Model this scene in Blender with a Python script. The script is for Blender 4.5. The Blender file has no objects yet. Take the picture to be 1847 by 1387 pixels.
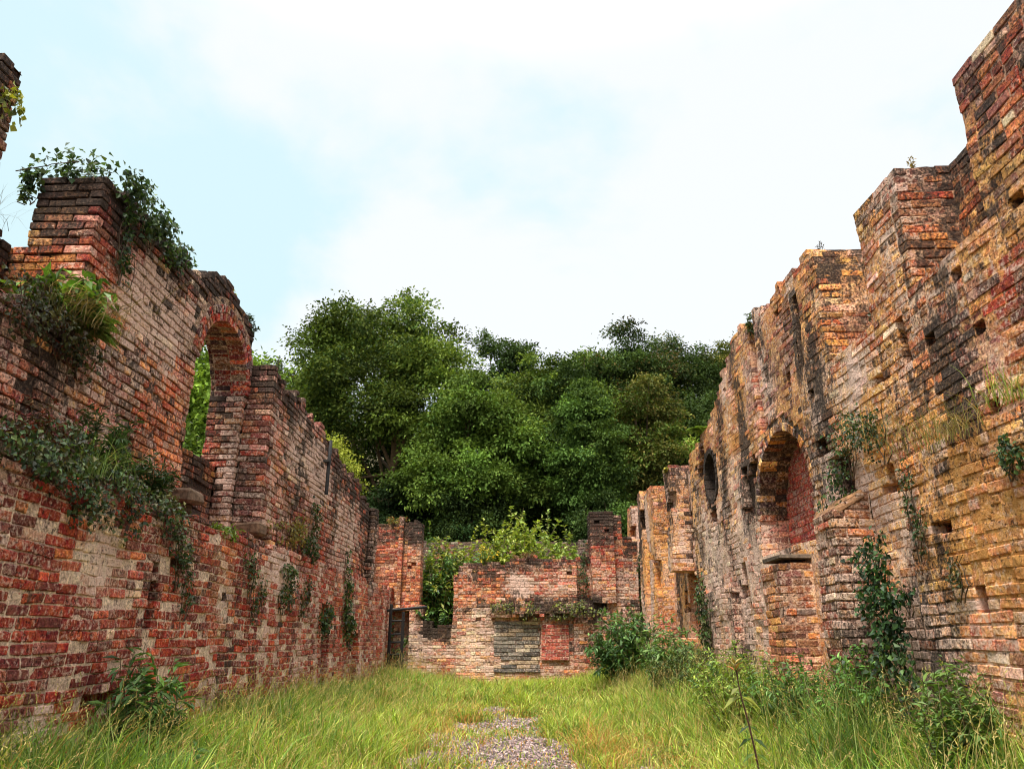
import bpy, math
import numpy as np
R = math.radians
rng = np.random.default_rng(11)
S = bpy.context.scene
C = S.collection

# ------------------------------------------------------------------ helpers
def lin(c):
    c = np.asarray(c, float) / 255.0
    return np.where(c <= 0.04045, c / 12.92, ((c + 0.055) / 1.055) ** 2.4)

def hash3(i, j, k, seed):
    n = (i.astype(np.int64) * 374761393 + j.astype(np.int64) * 668265263 + k.astype(np.int64) * 2147483647 + int(seed) * 1274126177) & 0xffffffff
    n = np.asarray(n, np.int64)
    n = ((n ^ (n >> 13)) * 1274126177) & 0xffffffff
    n = ((n ^ (n >> 16)) * 2246822519) & 0xffffffff
    n = n ^ (n >> 15)
    return (n & 0xffffff) / float(0xffffff)

def vn(x, y, z, s, seed):
    x = np.asarray(x, float) * s + 100; y = np.asarray(y, float) * s + 100; z = np.asarray(z, float) * s + 100
    x, y, z = np.broadcast_arrays(x, y, z)
    i = np.floor(x).astype(np.int64); j = np.floor(y).astype(np.int64); k = np.floor(z).astype(np.int64)
    fx = x - i; fy = y - j; fz = z - k
    fx = fx * fx * (3 - 2 * fx); fy = fy * fy * (3 - 2 * fy); fz = fz * fz * (3 - 2 * fz)
    r = 0
    for a in (0, 1):
        for b in (0, 1):
            for c in (0, 1):
                w = (fx if a else 1 - fx) * (fy if b else 1 - fy) * (fz if c else 1 - fz)
                r = r + w * hash3(i + a, j + b, k + c, seed)
    return r

def fbm(x, y, z, s, seed, o=3):
    r = 0; t = 0; a = 1.0
    for q in range(o):
        r = r + a * vn(x, y, z, s * 2 ** q, seed + q); t += a; a *= 0.55
    return r / t

def lerp(a, b, t): return a[None] * (1 - t[:, None]) + b[None] * t[:, None]

def sm(x, a, b):
    t = np.clip((np.asarray(x, float) - a) / (b - a), 0, 1)
    return t * t * (3 - 2 * t)

def unit(v):
    return v / np.maximum(np.linalg.norm(v, axis=-1, keepdims=True), 1e-9)

def make(name, V, Q=None, T=None, mat=None, attrs=None, parent=None, smooth=False):
    me = bpy.data.meshes.new(name)
    V = np.asarray(V, np.float32)
    nq = 0 if Q is None else len(Q); nt = 0 if T is None else len(T)
    loops = np.concatenate([np.asarray(Q, np.int32).ravel() if nq else np.zeros(0, np.int32),
                            np.asarray(T, np.int32).ravel() if nt else np.zeros(0, np.int32)])
    me.vertices.add(len(V)); me.vertices.foreach_set('co', V.ravel())
    me.loops.add(len(loops)); me.loops.foreach_set('vertex_index', loops)
    st = np.concatenate([np.arange(nq) * 4, nq * 4 + np.arange(nt) * 3]).astype(np.int32)
    me.polygons.add(nq + nt); me.polygons.foreach_set('loop_start', st)
    me.polygons.foreach_set('use_smooth', np.full(nq + nt, bool(smooth)))
    me.update(calc_edges=True)
    me.validate()
    for k, a in (attrs or {}).items():
        a = np.asarray(a, np.float32)
        if a.shape[1] == 3:
            a = np.concatenate([a, np.ones((len(a), 1), np.float32)], 1)
        at = me.attributes.new(k, 'FLOAT_COLOR', 'POINT')
        at.data.foreach_set('color', np.ascontiguousarray(a).ravel())
    if mat:
        me.materials.append(mat)
    o = bpy.data.objects.new(name, me)
    C.objects.link(o)
    if parent:
        o.parent = parent
    return o

def tag(o, label, cat, group=None):
    o['label'] = label; o['category'] = cat
    if group:
        o['group'] = group
    return o

def thing(name, label, cat, loc=(0, 0, 0), group=None):
    o = bpy.data.objects.new(name, None); C.objects.link(o)
    o.location = loc
    o.empty_display_size = 0.2
    return tag(o, label, cat, group)

class MB:
    """collects pieces into one mesh"""
    def __init__(s):
        s.V = []; s.Q = []; s.T = []; s.A = []; s.n = 0
    def add(s, V, Q=None, T=None, col=None):
        V = np.asarray(V, float)
        s.V.append(V)
        if Q is not None and len(Q): s.Q.append(np.asarray(Q) + s.n)
        if T is not None and len(T): s.T.append(np.asarray(T) + s.n)
        if col is None: col = np.full((len(V), 3), 0.2)
        col = np.asarray(col, float)
        if col.ndim == 1: col = np.tile(col, (len(V), 1))
        s.A.append(col); s.n += len(V)
    def tube(s, pts, rad, col, seg=6):
        pts = np.asarray(pts, float); rad = np.broadcast_to(np.asarray(rad, float), (len(pts),))
        d = unit(np.gradient(pts, axis=0))
        ref = np.array([0.31, 0.17, 0.93]) if abs(d[0, 2]) < 0.8 else np.array([1.0, 0.1, 0.05])
        a = unit(np.cross(d, ref)); b = np.cross(d, a)
        th = np.arange(seg) / seg * 2 * math.pi
        V = pts[:, None] + rad[:, None, None] * (np.cos(th)[None, :, None] * a[:, None] + np.sin(th)[None, :, None] * b[:, None])
        n = len(pts); Q = []
        for i in range(n - 1):
            for j in range(seg):
                Q.append((i * seg + j, i * seg + (j + 1) % seg, (i + 1) * seg + (j + 1) % seg, (i + 1) * seg + j))
        V = np.concatenate([V.reshape(-1, 3), pts[-1:] + d[-1:] * rad[-1] * 0.5])
        T = [((n - 1) * seg + j, (n - 1) * seg + (j + 1) % seg, n * seg) for j in range(seg)]
        s.add(V, Q, T, col)
    def box(s, c, h, col, ch=0.0, rot=0.0):
        V, F4, F3 = chbox(np.array([c], float), np.array([h], float), np.array([max(ch, 1e-4)]))
        V = V[0]
        if rot:
            q = V - np.array(c); cs, sn = math.cos(rot), math.sin(rot)
            V = np.stack([q[:, 0] * cs - q[:, 1] * sn, q[:, 0] * sn + q[:, 1] * cs, q[:, 2]], 1) + np.array(c)
        s.add(V, F4, F3, col)
    def build(s, name, mat, parent=None, smooth=False, loc=None, st=None):
        V = np.concatenate(s.V); A = np.concatenate(s.A)
        if loc is not None: V = V - np.asarray(loc)
        at = {'Col': A}
        if st is not None: at['St'] = np.tile(np.asarray(st, float), (len(V), 1))
        return make(name, V, np.concatenate(s.Q) if s.Q else None, np.concatenate(s.T) if s.T else None, mat, at, parent, smooth)

_c = np.array([[(i >> 2 & 1) * 2 - 1, (i >> 1 & 1) * 2 - 1, (i & 1) * 2 - 1] for i in range(8)], float)
def _template():
    idx = lambda ci, ax: ci * 3 + ax
    Q = []; T = []
    cid = {tuple(c.astype(int)): i for i, c in enumerate(_c)}
    for ax in range(3):
        b, c = (ax + 1) % 3, (ax + 2) % 3
        for s in (-1, 1):
            q = []
            for sb, sc in ((-1, -1), (1, -1), (1, 1), (-1, 1)):
                k = [0, 0, 0]; k[ax] = s; k[b] = sb; k[c] = sc
                q.append(idx(cid[tuple(k)], ax))
            Q.append(q if s > 0 else q[::-1])
        for sb in (-1, 1):            # edges parallel to ax
            for sc in (-1, 1):
                k1 = [0, 0, 0]; k1[ax] = -1; k1[b] = sb; k1[c] = sc
                k2 = list(k1); k2[ax] = 1
                i1 = cid[tuple(k1)]; i2 = cid[tuple(k2)]
                q = [idx(i1, b), idx(i2, b), idx(i2, c), idx(i1, c)]
                Q.append(q[::-1] if sb * sc > 0 else q)
    for i, c in enumerate(_c):
        t = [idx(i, 0), idx(i, 1), idx(i, 2)]
        T.append(t if c[0] * c[1] * c[2] > 0 else t[::-1])
    return np.array(Q), np.array(T)
_TQ, _TT = _template()

def chbox(c, h, b, jit=0.0, ang=None):
    """chamfered boxes: centres c (N,3), half sizes h (N,3), chamfer b (N) -> V (N,24,3), quads, tris"""
    N = len(c)
    sg = np.repeat(_c, 3, 0)                       # 24,3
    e = np.tile(np.eye(3), (8, 1))                 # which axis keeps full half size
    b = np.minimum(b[:, None], h.min(1, keepdims=True) * 0.8)
    P = sg[None] * (h[:, None, :] - b[:, None, :] * (1 - e)[None])
    if jit:
        P = P + np.repeat(rng.uniform(-jit, jit, (N, 8, 3)), 3, 1)
    if ang is not None:
        cs = np.cos(ang)[:, None]; sn = np.sin(ang)[:, None]
        u = P[..., 0] * cs - P[..., 2] * sn; v = P[..., 0] * sn + P[..., 2] * cs
        P = np.stack([u, P[..., 1], v], -1)
    V = c[:, None, :] + P
    off = (np.arange(N) * 24)[:, None, None]
    return V, (_TQ[None] + off).reshape(-1, 4), (_TT[None] + off).reshape(-1, 3)

# ------------------------------------------------------------------ materials
def nodes(m):
    m.use_nodes = True
    nt = m.node_tree
    for n in list(nt.nodes): nt.nodes.remove(n)
    return nt

class NT:
    def __init__(s, nt): s.nt = nt
    def n(s, t, **kw):
        x = s.nt.nodes.new(t)
        for k, v in kw.items(): setattr(x, k, v)
        return x
    def put(s, sock, v):
        if hasattr(v, 'is_output'): s.nt.links.new(v, sock)
        else: sock.default_value = v
    def math(s, op, a, b=0.0, clamp=False):
        x = s.n('ShaderNodeMath', operation=op, use_clamp=clamp)
        s.put(x.inputs[0], a); s.put(x.inputs[1], b)
        return x.outputs[0]
    def mapr(s, v, a, b, c=0.0, d=1.0):
        x = s.n('ShaderNodeMapRange', interpolation_type='SMOOTHSTEP')
        s.put(x.inputs[0], v)
        for i, q in enumerate((a, b, c, d)): s.put(x.inputs[i + 1], q)
        return x.outputs[0]
    def mix(s, f, a, b, mode='MIX'):
        x = s.n('ShaderNodeMix', data_type='RGBA', blend_type=mode)
        s.put(x.inputs[0], f); s.put(x.inputs[6], a); s.put(x.inputs[7], b)
        return x.outputs[2]
    def noise(s, vec, scale, detail=4, rough=0.6, dist=0.0):
        x = s.n('ShaderNodeTexNoise')
        if vec is not None: s.put(x.inputs['Vector'], vec)
        s.put(x.inputs['Scale'], scale); s.put(x.inputs['Detail'], detail); s.put(x.inputs['Roughness'], rough)
        s.put(x.inputs['Distortion'], dist)
        return x.outputs[0]

def masonry_mat(name, bump=0.8, finescale=48):
    m = bpy.data.materials.new(name); g = NT(nodes(m))
    pos = g.n('ShaderNodeNewGeometry').outputs['Position']
    mp = g.n('ShaderNodeMapping'); g.put(mp.inputs[0], pos); mp.inputs['Scale'].default_value = (1, 1, 0.42)
    st = mp.outputs[0]
    col = g.n('ShaderNodeAttribute', attribute_name='Col').outputs['Color']
    sep = g.n('ShaderNodeSeparateColor'); g.put(sep.inputs[0], g.n('ShaderNodeAttribute', attribute_name='St').outputs['Color'])
    fine = g.noise(pos, finescale, 5, 0.7)
    mid = g.noise(pos, 16, 5, 0.65)
    n1 = g.noise(st, 7, 7, 0.68)
    n2 = g.noise(st, 11, 7, 0.7, 0.3)
    n3 = g.noise(pos, 5.3, 7, 0.7)
    v = g.math('MULTIPLY', g.mapr(fine, 0.3, 0.7, 0.52, 1.4), g.mapr(mid, 0.3, 0.7, 0.7, 1.25))
    x = g.n('ShaderNodeCombineColor'); [g.put(x.inputs[i], v) for i in range(3)]
    base = g.mix(1.0, col, x.outputs[0], 'MULTIPLY')
    hs = g.n('ShaderNodeHueSaturation'); g.put(hs.inputs['Color'], base); g.put(hs.inputs['Hue'], g.mapr(mid, 0.3, 0.7, 0.487, 0.513))
    base = hs.outputs[0]
    film = g.mapr(g.math('ADD', g.noise(pos, 24, 6, 0.72), g.math('MULTIPLY', sep.outputs[0], 0.4)), 0.61, 0.77)
    base = g.mix(g.math('MULTIPLY', film, 0.72), base, g.mix(fine, (*lin((170, 132, 108)), 1), (*lin((246, 222, 202)), 1)))
    fl2 = g.mapr(g.math('ADD', g.noise(pos, 62, 5, 0.75), g.math('MULTIPLY', sep.outputs[0], 0.3)), 0.64, 0.78)
    base = g.mix(g.math('MULTIPLY', fl2, 0.5), base, (*lin((214, 184, 160)), 1))
    oc = g.mapr(g.math('ADD', n3, sep.outputs[2]), 0.92, 1.1)
    base = g.mix(g.math('MULTIPLY', oc, 0.8), base, g.mix(mid, (*lin((176, 104, 36)), 1), (*lin((216, 160, 92)), 1)))
    wh = g.mapr(g.math('ADD', n1, sep.outputs[0]), 0.94, 1.1)
    base = g.mix(g.math('MULTIPLY', wh, 0.82), base, g.mix(fine, (*lin((186, 136, 116)), 1), (*lin((248, 218, 200)), 1)))
    dk = g.mapr(g.math('ADD', n2, sep.outputs[1]), 0.95, 1.08)
    base = g.mix(g.math('MULTIPLY', dk, 0.86), base, g.mix(fine, (*lin((44, 35, 31)), 1), (*lin((102, 84, 70)), 1)))
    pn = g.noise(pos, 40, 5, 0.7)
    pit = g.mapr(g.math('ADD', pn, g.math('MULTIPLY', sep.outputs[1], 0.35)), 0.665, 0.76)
    base = g.mix(g.math('MULTIPLY', pit, 0.8), base, (*lin((46, 36, 32)), 1))  # shade inside the small brick pits, mixed into the colour
    bs = g.n('ShaderNodeBsdfPrincipled'); g.put(bs.inputs['Base Color'], base)
    bs.inputs['Roughness'].default_value = 0.92; bs.inputs['Specular IOR Level'].default_value = 0.2
    h = g.math('SUBTRACT', g.math('ADD', g.math('MULTIPLY', fine, 0.5), g.math('MULTIPLY', mid, 1.2)), g.math('MULTIPLY', pit, 0.45))
    b = g.n('ShaderNodeBump'); b.inputs['Strength'].default_value = bump; b.inputs['Distance'].default_value = 0.03
    g.put(b.inputs['Height'], h); g.put(bs.inputs['Normal'], b.outputs[0])
    out = g.n('ShaderNodeOutputMaterial'); g.put(out.inputs[0], bs.outputs[0])
    return m

def leaf_mat(name, trans=0.28, rough=0.5, spec=0.35):
    m = bpy.data.materials.new(name); g = NT(nodes(m))
    col = g.n('ShaderNodeAttribute', attribute_name='Col').outputs['Color']
    pos = g.n('ShaderNodeNewGeometry').outputs['Position']
    f = g.mapr(g.noise(pos, 9, 2), 0.3, 0.7, 0.8, 1.2)
    x = g.n('ShaderNodeCombineColor'); [g.put(x.inputs[i], f) for i in range(3)]
    c = g.mix(1.0, col, x.outputs[0], 'MULTIPLY')
    bs = g.n('ShaderNodeBsdfPrincipled'); g.put(bs.inputs['Base Color'], c)
    bs.inputs['Roughness'].default_value = rough; bs.inputs['Specular IOR Level'].default_value = spec
    tr = g.n('ShaderNodeBsdfTranslucent'); g.put(tr.inputs[0], g.mix(1.0, c, (1.25, 1.2, 0.6, 1), 'MULTIPLY'))
    ms = g.n('ShaderNodeMixShader'); ms.inputs[0].default_value = trans
    g.put(ms.inputs[1], bs.outputs[0]); g.put(ms.inputs[2], tr.outputs[0])
    out = g.n('ShaderNodeOutputMaterial'); g.put(out.inputs[0], ms.outputs[0])
    return m

def plain_mat(name, rough=0.85, scale=14, lo=0.6, hi=1.35, bump=0.4, spec=0.3):
    m = bpy.data.materials.new(name); g = NT(nodes(m))
    pos = g.n('ShaderNodeNewGeometry').outputs['Position']
    col = g.n('ShaderNodeAttribute', attribute_name='Col').outputs['Color']
    n = g.noise(pos, scale, 6, 0.68)
    f = g.mapr(n, 0.3, 0.7, lo, hi)
    x = g.n('ShaderNodeCombineColor'); [g.put(x.inputs[i], f) for i in range(3)]
    bs = g.n('ShaderNodeBsdfPrincipled'); g.put(bs.inputs['Base Color'], g.mix(1.0, col, x.outputs[0], 'MULTIPLY'))
    bs.inputs['Roughness'].default_value = rough; bs.inputs['Specular IOR Level'].default_value = spec
    b = g.n('ShaderNodeBump'); b.inputs['Strength'].default_value = bump; b.inputs['Distance'].default_value = 0.02
    g.put(b.inputs['Height'], n); g.put(bs.inputs['Normal'], b.outputs[0])
    out = g.n('ShaderNodeOutputMaterial'); g.put(out.inputs[0], bs.outputs[0])
    return m

def ground_mat(name):
    m = bpy.data.materials.new(name); g = NT(nodes(m))
    pos = g.n('ShaderNodeNewGeometry').outputs['Position']
    n = g.noise(pos, 2.2, 7, 0.7); f = g.noise(pos, 38, 4, 0.7)
    c = g.mix(g.mapr(n, 0.35, 0.65), (*lin((66, 58, 32)), 1), (*lin((104, 92, 52)), 1))
    c = g.mix(g.mapr(f, 0.42, 0.66), c, (*lin((52, 46, 30)), 1))
    bs = g.n('ShaderNodeBsdfPrincipled'); g.put(bs.inputs['Base Color'], c); bs.inputs['Roughness'].default_value = 0.95
    b = g.n('ShaderNodeBump'); b.inputs['Distance'].default_value = 0.03; g.put(b.inputs['Height'], f); g.put(bs.inputs['Normal'], b.outputs[0])
    out = g.n('ShaderNodeOutputMaterial'); g.put(out.inputs[0], bs.outputs[0])
    return m

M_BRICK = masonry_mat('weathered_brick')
M_LEAF = leaf_mat('leaf')
M_TREE = leaf_mat('tree_leaf', 0.22, 0.7, 0.08)
M_GRASS = leaf_mat('grass_blade', 0.35, 0.55, 0.25)
M_BARK = plain_mat('bark', 0.9, 18, 0.55, 1.4, 0.7)
M_IRON = plain_mat('rusty_iron', 0.7, 30, 0.6, 1.5, 0.3)
M_STONE = plain_mat('grey_stone', 0.9, 16, 0.5, 1.4, 0.8)
M_GRAVEL = plain_mat('gravel_stone', 0.85, 30, 0.7, 1.25, 0.3)
M_GROUND = ground_mat('soil')

# ------------------------------------------------------------------ brick walls
CU, CV, CW = 0.118, 0.078, 0.118

def warp(P, seed):
    u, w, v = P[..., 0], P[..., 1], P[..., 2]
    du = (fbm(u, v, w, 0.9, seed, 2) - 0.5) * 0.05 + (vn(u, v, w, 4, seed + 31) - 0.5) * 0.012
    dv = (fbm(u, v, w, 0.6, seed + 5, 2) - 0.5) * 0.07 + (vn(u, v, w, 3.5, seed + 37) - 0.5) * 0.02
    dw = (fbm(u, v, w, 0.8, seed + 9, 3) - 0.5) * 0.09 + (vn(u, v, w, 3.0, seed + 41) - 0.5) * 0.03
    return np.stack([u + du, w + dw, v + dv], -1)

def choose(P, W):
    W = np.maximum(W, 1e-6); cw = np.cumsum(W, 1); t = rng.random(len(W))[:, None] * cw[:, -1:]
    return P[(cw < t).sum(1)]

def wall(name, ext, solid, zone, mapf, seed, parent, flip=False, extra=None, part='masonry', jit=0.004, holes=0.004):
    """voxel masonry: ext=(u0,u1,w0,w1,v0,v1); solid(U,W,V)->bool; zone(u,w,v,n)->dict"""
    u0, u1, w0, w1, v0, v1 = ext
    nu, nw, nv = int(round((u1 - u0) / CU)), int(round((w1 - w0) / CW)), int(round((v1 - v0) / CV))
    gu = u0 + (np.arange(nu) + .5) * CU; gw = w0 + (np.arange(nw) + .5) * CW; gv = v0 + (np.arange(nv) + .5) * CV
    U, W, V = np.meshgrid(gu, gw, gv, indexing='ij')
    s = solid(U, W, V)
    # a few bricks fallen out of the face
    front = s.copy(); front[:, 1:, :] &= ~s[:, :-1, :]
    z = zone(U[front], W[front], V[front])
    kill = rng.random(front.sum()) < (holes + z['hole'])
    idx = np.argwhere(front)[kill]
    s[idx[:, 0], idx[:, 1], idx[:, 2]] = False
    pad = np.zeros((nu + 2, nw + 2, nv + 2), bool); pad[1:-1, 1:-1, 1:-1] = s
    pad[:, -1, :] = pad[:, -2, :] & False
    pad[:, :, 0] = True
    nb = lambda a, d: np.roll(pad, -d, a)
    SP = [(0, -1), (0, 1), (1, -1), (1, 1), (2, -1), (2, 1)]
    # ---- mortar
    mv = []; mq = []; n0 = 0
    size = np.array([CU, CW, CV]); org = np.array([u0, w0, v0])
    for a, d in SP:
        ex = (pad & ~nb(a, d)); ex[[0, -1]] = False; ex[:, [0, -1]] = False; ex[:, :, [0, -1]] = False
        I = np.argwhere(ex)
        if not len(I): continue
        b, c = [q for q in (0, 1, 2) if q != a]
        def at(o): return pad[tuple((I + np.array(o)).T)]
        exts = {}
        for ax in (b, c):
            for dd in (-1, 1):
                o = [0, 0, 0]; o[ax] = dd; nbr = at(o); o2 = list(o); o2[a] = d; dg = at(o2)
                exts[(ax, dd)] = np.where(~nbr, -0.011, np.where(dg, 0.011, 0.0))
        cen = org + (I - 1 + 0.5) * size
        P = np.zeros((len(I), 9, 3)); k = 0
        for tb in (-1, 0, 1):
            for tc in (-1, 0, 1):
                p = cen.copy()
                p[:, a] += d * size[a] / 2
                for ax, t in ((b, tb), (c, tc)):
                    p[:, ax] += t * size[ax] / 2
                    if t: p[:, ax] += t * exts[(ax, t)]
                P[:, k] = p; k += 1
        f = P.reshape(-1, 3)
        zz = zone(f[:, 0], f[:, 1], f[:, 2])
        rr = zz['rec'] + .009 + (vn(f[:, 0], f[:, 1], f[:, 2], 19, seed + 77) - 0.5) * 0.011 + (vn(f[:, 0], f[:, 1], f[:, 2], 6, seed + 78) - 0.5) * 0.012
        f[:, a] -= d * np.clip(rr, -0.012, 0.035)
        sgn = {0: -1, 1: 1, 2: -1}[a] * d
        q = np.array([[0, 1, 4, 3], [1, 2, 5, 4], [3, 4, 7, 6], [4, 5, 8, 7]])
        if sgn > 0: q = q[:, ::-1]
        mv.append(f); mq.append((q[None] + (np.arange(len(I)) * 9)[:, None, None]).reshape(-1, 4) + n0); n0 += len(f)
    MV = np.concatenate(mv); MQ = np.concatenate(mq)
    zz = zone(MV[:, 0], MV[:, 1], MV[:, 2])
    MC = zz['mcol'] * np.exp(rng.normal(0, 0.08, (len(MV), 1)))
    MS = np.stack([zz['white'], zz['dark'] + zz.get('mdark', 0), zz['ochre']], 1)
    # ---- bricks
    exf = pad & ~nb(1, -1); exs = pad & (~nb(0, -1) | ~nb(0, 1)); ext_ = pad & (~nb(2, 1) | ~nb(2, -1))
    for q in (exf, exs, ext_):
        q[[0, -1]] = False; q[:, [0, -1]] = False; q[:, :, [0, -1]] = False
    done = np.zeros_like(pad); cs = []; hs = []
    for k in range(1, nv + 1):
        par = k % 2; hdr = (k % 5 == 3)
        allx = np.argwhere(exf[:, :, k] | exs[:, :, k] | ext_[:, :, k])
        for i, j in allx:
            if done[i, j, k]: continue
            F, D = exf[i, j, k], exs[i, j, k]
            along_w = (D and not F) or (D and F and (par == 0)) or (F and not D and hdr)
            i2, j2 = i, j
            if along_w:
                if pad[i, j + 1, k] and not done[i, j + 1, k]: j2 = j + 1
            elif rng.random() > 0.1:
                st = 1 if (i + par) % 2 == 0 else -1
                if pad[i + st, j, k] and not done[i + st, j, k] and (exf[i + st, j, k] == F): i2 = i + st
                elif pad[i - st, j, k] and not done[i - st, j, k] and 1 < i < nu and (exf[i - st, j, k] == F) and rng.random() < 0.3: i2 = i - st
            done[i, j, k] = True; done[i2, j2, k] = True
            cs.append((((i + i2) / 2 - .5) * CU + u0, ((j + j2) / 2 - .5) * CW + w0, (k - .5) * CV + v0))
            hs.append(((abs(i2 - i) + 1) * CU / 2, (abs(j2 - j) + 1) * CW / 2, CV / 2))
    c = np.array(cs); h = np.array(hs)
    z = zone(c[:, 0], c[:, 1], c[:, 2])
    N = len(c)
    h = h - np.stack([rng.uniform(.003, .008, N), rng.uniform(.002, .006, N), rng.uniform(.003, .008, N)], 1)
    c = c + rng.normal(0, 1, (N, 3)) * np.array([.003, .0022, .003])
    sp = (rng.random(N) < z['spall']) * rng.uniform(.006, .03, N)          # spalled faces sit further back
    c[:, 1] += sp
    ang = rng.normal(0, 0.012, N)
    col = choose_col(z, N)
    St = np.stack([z['white'], z['dark'], z['ochre']], 1) + rng.normal(0, 0.05, (N, 3))
    if extra:
        c = np.concatenate([c, extra['c']]); h = np.concatenate([h, extra['h']]); ang = np.concatenate([ang, extra['ang']])
        col = np.concatenate([col, extra['col']]); St = np.concatenate([St, extra['St']])
    N = len(c)
    BV, BQ, BT = chbox(c, h, rng.uniform(.003, .011, N), jit, ang)
    BV = BV.reshape(-1, 3)
    VV = np.concatenate([BV, MV])
    VV = mapf(warp(VV, seed))
    Q = np.concatenate([BQ, MQ + len(BV)])
    if flip: Q = Q[:, ::-1]; BT = BT[:, ::-1]
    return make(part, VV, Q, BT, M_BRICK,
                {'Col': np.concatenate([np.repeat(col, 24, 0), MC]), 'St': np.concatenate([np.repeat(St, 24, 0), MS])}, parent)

def choose_col(z, N):
    base = np.zeros((N, 3)); 
    pal = np.concatenate([z['pals'][k][0] for k in range(len(z['pals']))])
    W = np.concatenate([np.repeat(z['pals'][k][1][:, None], len(z['pals'][k][0]), 1) / len(z['pals'][k][0]) for k in range(len(z['pals']))], 1)
    col = choose(pal, W)
    col = col * .58 + z['mean'] * .42
    return col * np.exp(rng.normal(0, 0.17, (N, 1))) * np.exp(rng.normal(0, 0.04, (N, 3)))

def arch_bricks(cu, cv, r0, a0, a1, w0, w1, n, rings, col, white=.25, dark=.3, ochre=.1, wid=.104):
    """rowlock voussoirs round (cu,cv); depth from w0 to w1 in header lengths"""
    c = []; h = []; ang = []
    for q in range(rings):
        r = r0 + wid * (q + .5)
        nn = max(3, int(round(n * (r / r0))))
        for i in range(nn):
            a = a0 + (a1 - a0) * (i + .5) / nn
            w = w0; first = True
            while w < w1 - .03:
                L = min(.222 if not (first and q % 2) else .11, w1 - w); first = False
                c.append((cu + r * math.cos(a), w + L / 2, cv + r * math.sin(a)))
                h.append((r * abs(a1 - a0) / nn / 2 - .005, L / 2 - .004, wid / 2 - .004))
                ang.append(a - math.pi / 2); w += L
    c = np.array(c); N = len(c)
    cc = np.asarray(col)[rng.integers(0, len(col), N)] * np.exp(rng.normal(0, .2, (N, 1)))
    St = np.tile([white, dark, ochre], (N, 1)) + rng.normal(0, .06, (N, 3))
    dd = np.clip((c[:, 1] - w0 - .2) / .25, 0, 1)[:, None]; cc = cc * (1 - .78 * dd); St[:, 1:2] += .12 * dd  # brick colour darkens with depth behind the face
    return c + rng.normal(0, .004, (N, 3)), np.array(h), np.array(ang) + rng.normal(0, .02, N), cc, St

def part_bricks(name, parts, mapf, seed, parent, flip=False, mort=None, mcol=(150, 120, 95), jit=.004, mst=(.3, .3, .1), label=None):
    """a part made from a list of (c,h,ang,col,St) bricks with an optional list of mortar backing boxes"""
    c, h, ang, col, St = [np.concatenate([p[i] for p in parts]) for i in range(5)]
    BV, BQ, BT = chbox(c, h, rng.uniform(.003, .010, len(c)), jit, ang)
    V = [BV.reshape(-1, 3)]; Q = [BQ]; T = [BT]; A = [np.repeat(col, 24, 0)]; B = [np.repeat(St, 24, 0)]; n = len(V[0])
    for m in (mort or []):
        mv, mq = m
        V.append(mv); Q.append(mq + n); n += len(mv)
        A.append(np.tile(lin(mcol), (len(mv), 1))); B.append(np.tile(mst, (len(mv), 1)))
    V = np.concatenate(V); Q = np.concatenate(Q); T = np.concatenate(T)
    if flip: Q = Q[:, ::-1]; T = T[:, ::-1]
    o = make(name, mapf(warp(V, seed)), Q, T, M_BRICK, {'Col': np.concatenate(A), 'St': np.concatenate(B)}, parent)
    if label: o['label'] = label
    return o

def arch_mortar(cu, cv, r0, r1, a0, a1, w0, w1, n=26):
    V = []; Q = []
    for i in range(n + 1):
        a = a0 + (a1 - a0) * i / n
        for r, w in ((r1, w0), (r0, w0), (r0, w1)):
            V.append((cu + r * math.cos(a), w, cv + r * math.sin(a)))
    for i in range(n):
        b = i * 3
        Q += [(b, b + 3, b + 4, b + 1), (b + 1, b + 4, b + 5, b + 2)]
    return np.array(V), np.array(Q)

def brick_panel(u0, u1, v0, v1, w, pal, white, dark, ochre, depth=.1, lu=.23, lv=.078, jitw=.004):
    """plain running-bond panel whose bricks have their face at w"""
    c = []; h = []; nv = max(1, int(round((v1 - v0) / lv))); lv = (v1 - v0) / nv
    for k in range(nv):
        u = u0 - (lu / 2 if k % 2 else 0)
        while u < u1 - .02:
            L = lu * (1 + rng.uniform(-.06, .06)); a = max(u, u0); b = min(u + L, u1)
            if b - a > .04:
                c.append(((a + b) / 2, w + depth / 2 + rng.uniform(-jitw, jitw), v0 + (k + .5) * lv)); h.append(((b - a) / 2 - .005, depth / 2, lv / 2 - .005))
            u += L
    c = np.array(c); N = len(c)
    col = np.asarray(pal)[rng.integers(0, len(pal), N)] * np.exp(rng.normal(0, .15, (N, 1)))
    St = np.tile([white, dark, ochre], (N, 1)) + rng.normal(0, .05, (N, 3))
    return c, np.array(h), rng.normal(0, .006, N), col, St

def flat_mortar(u0, u1, v0, v1, w):
    n = 16; a, b = np.meshgrid(np.linspace(u0, u1, n), np.linspace(v0, v1, n), indexing='ij')
    V = np.stack([a, np.full_like(a, w), b], -1).reshape(-1, 3)
    i, j = np.meshgrid(np.arange(n - 1), np.arange(n - 1), indexing='ij'); k = (i * n + j).ravel()
    return V, np.stack([k, k + n, k + n + 1, k + 1], 1)

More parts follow.
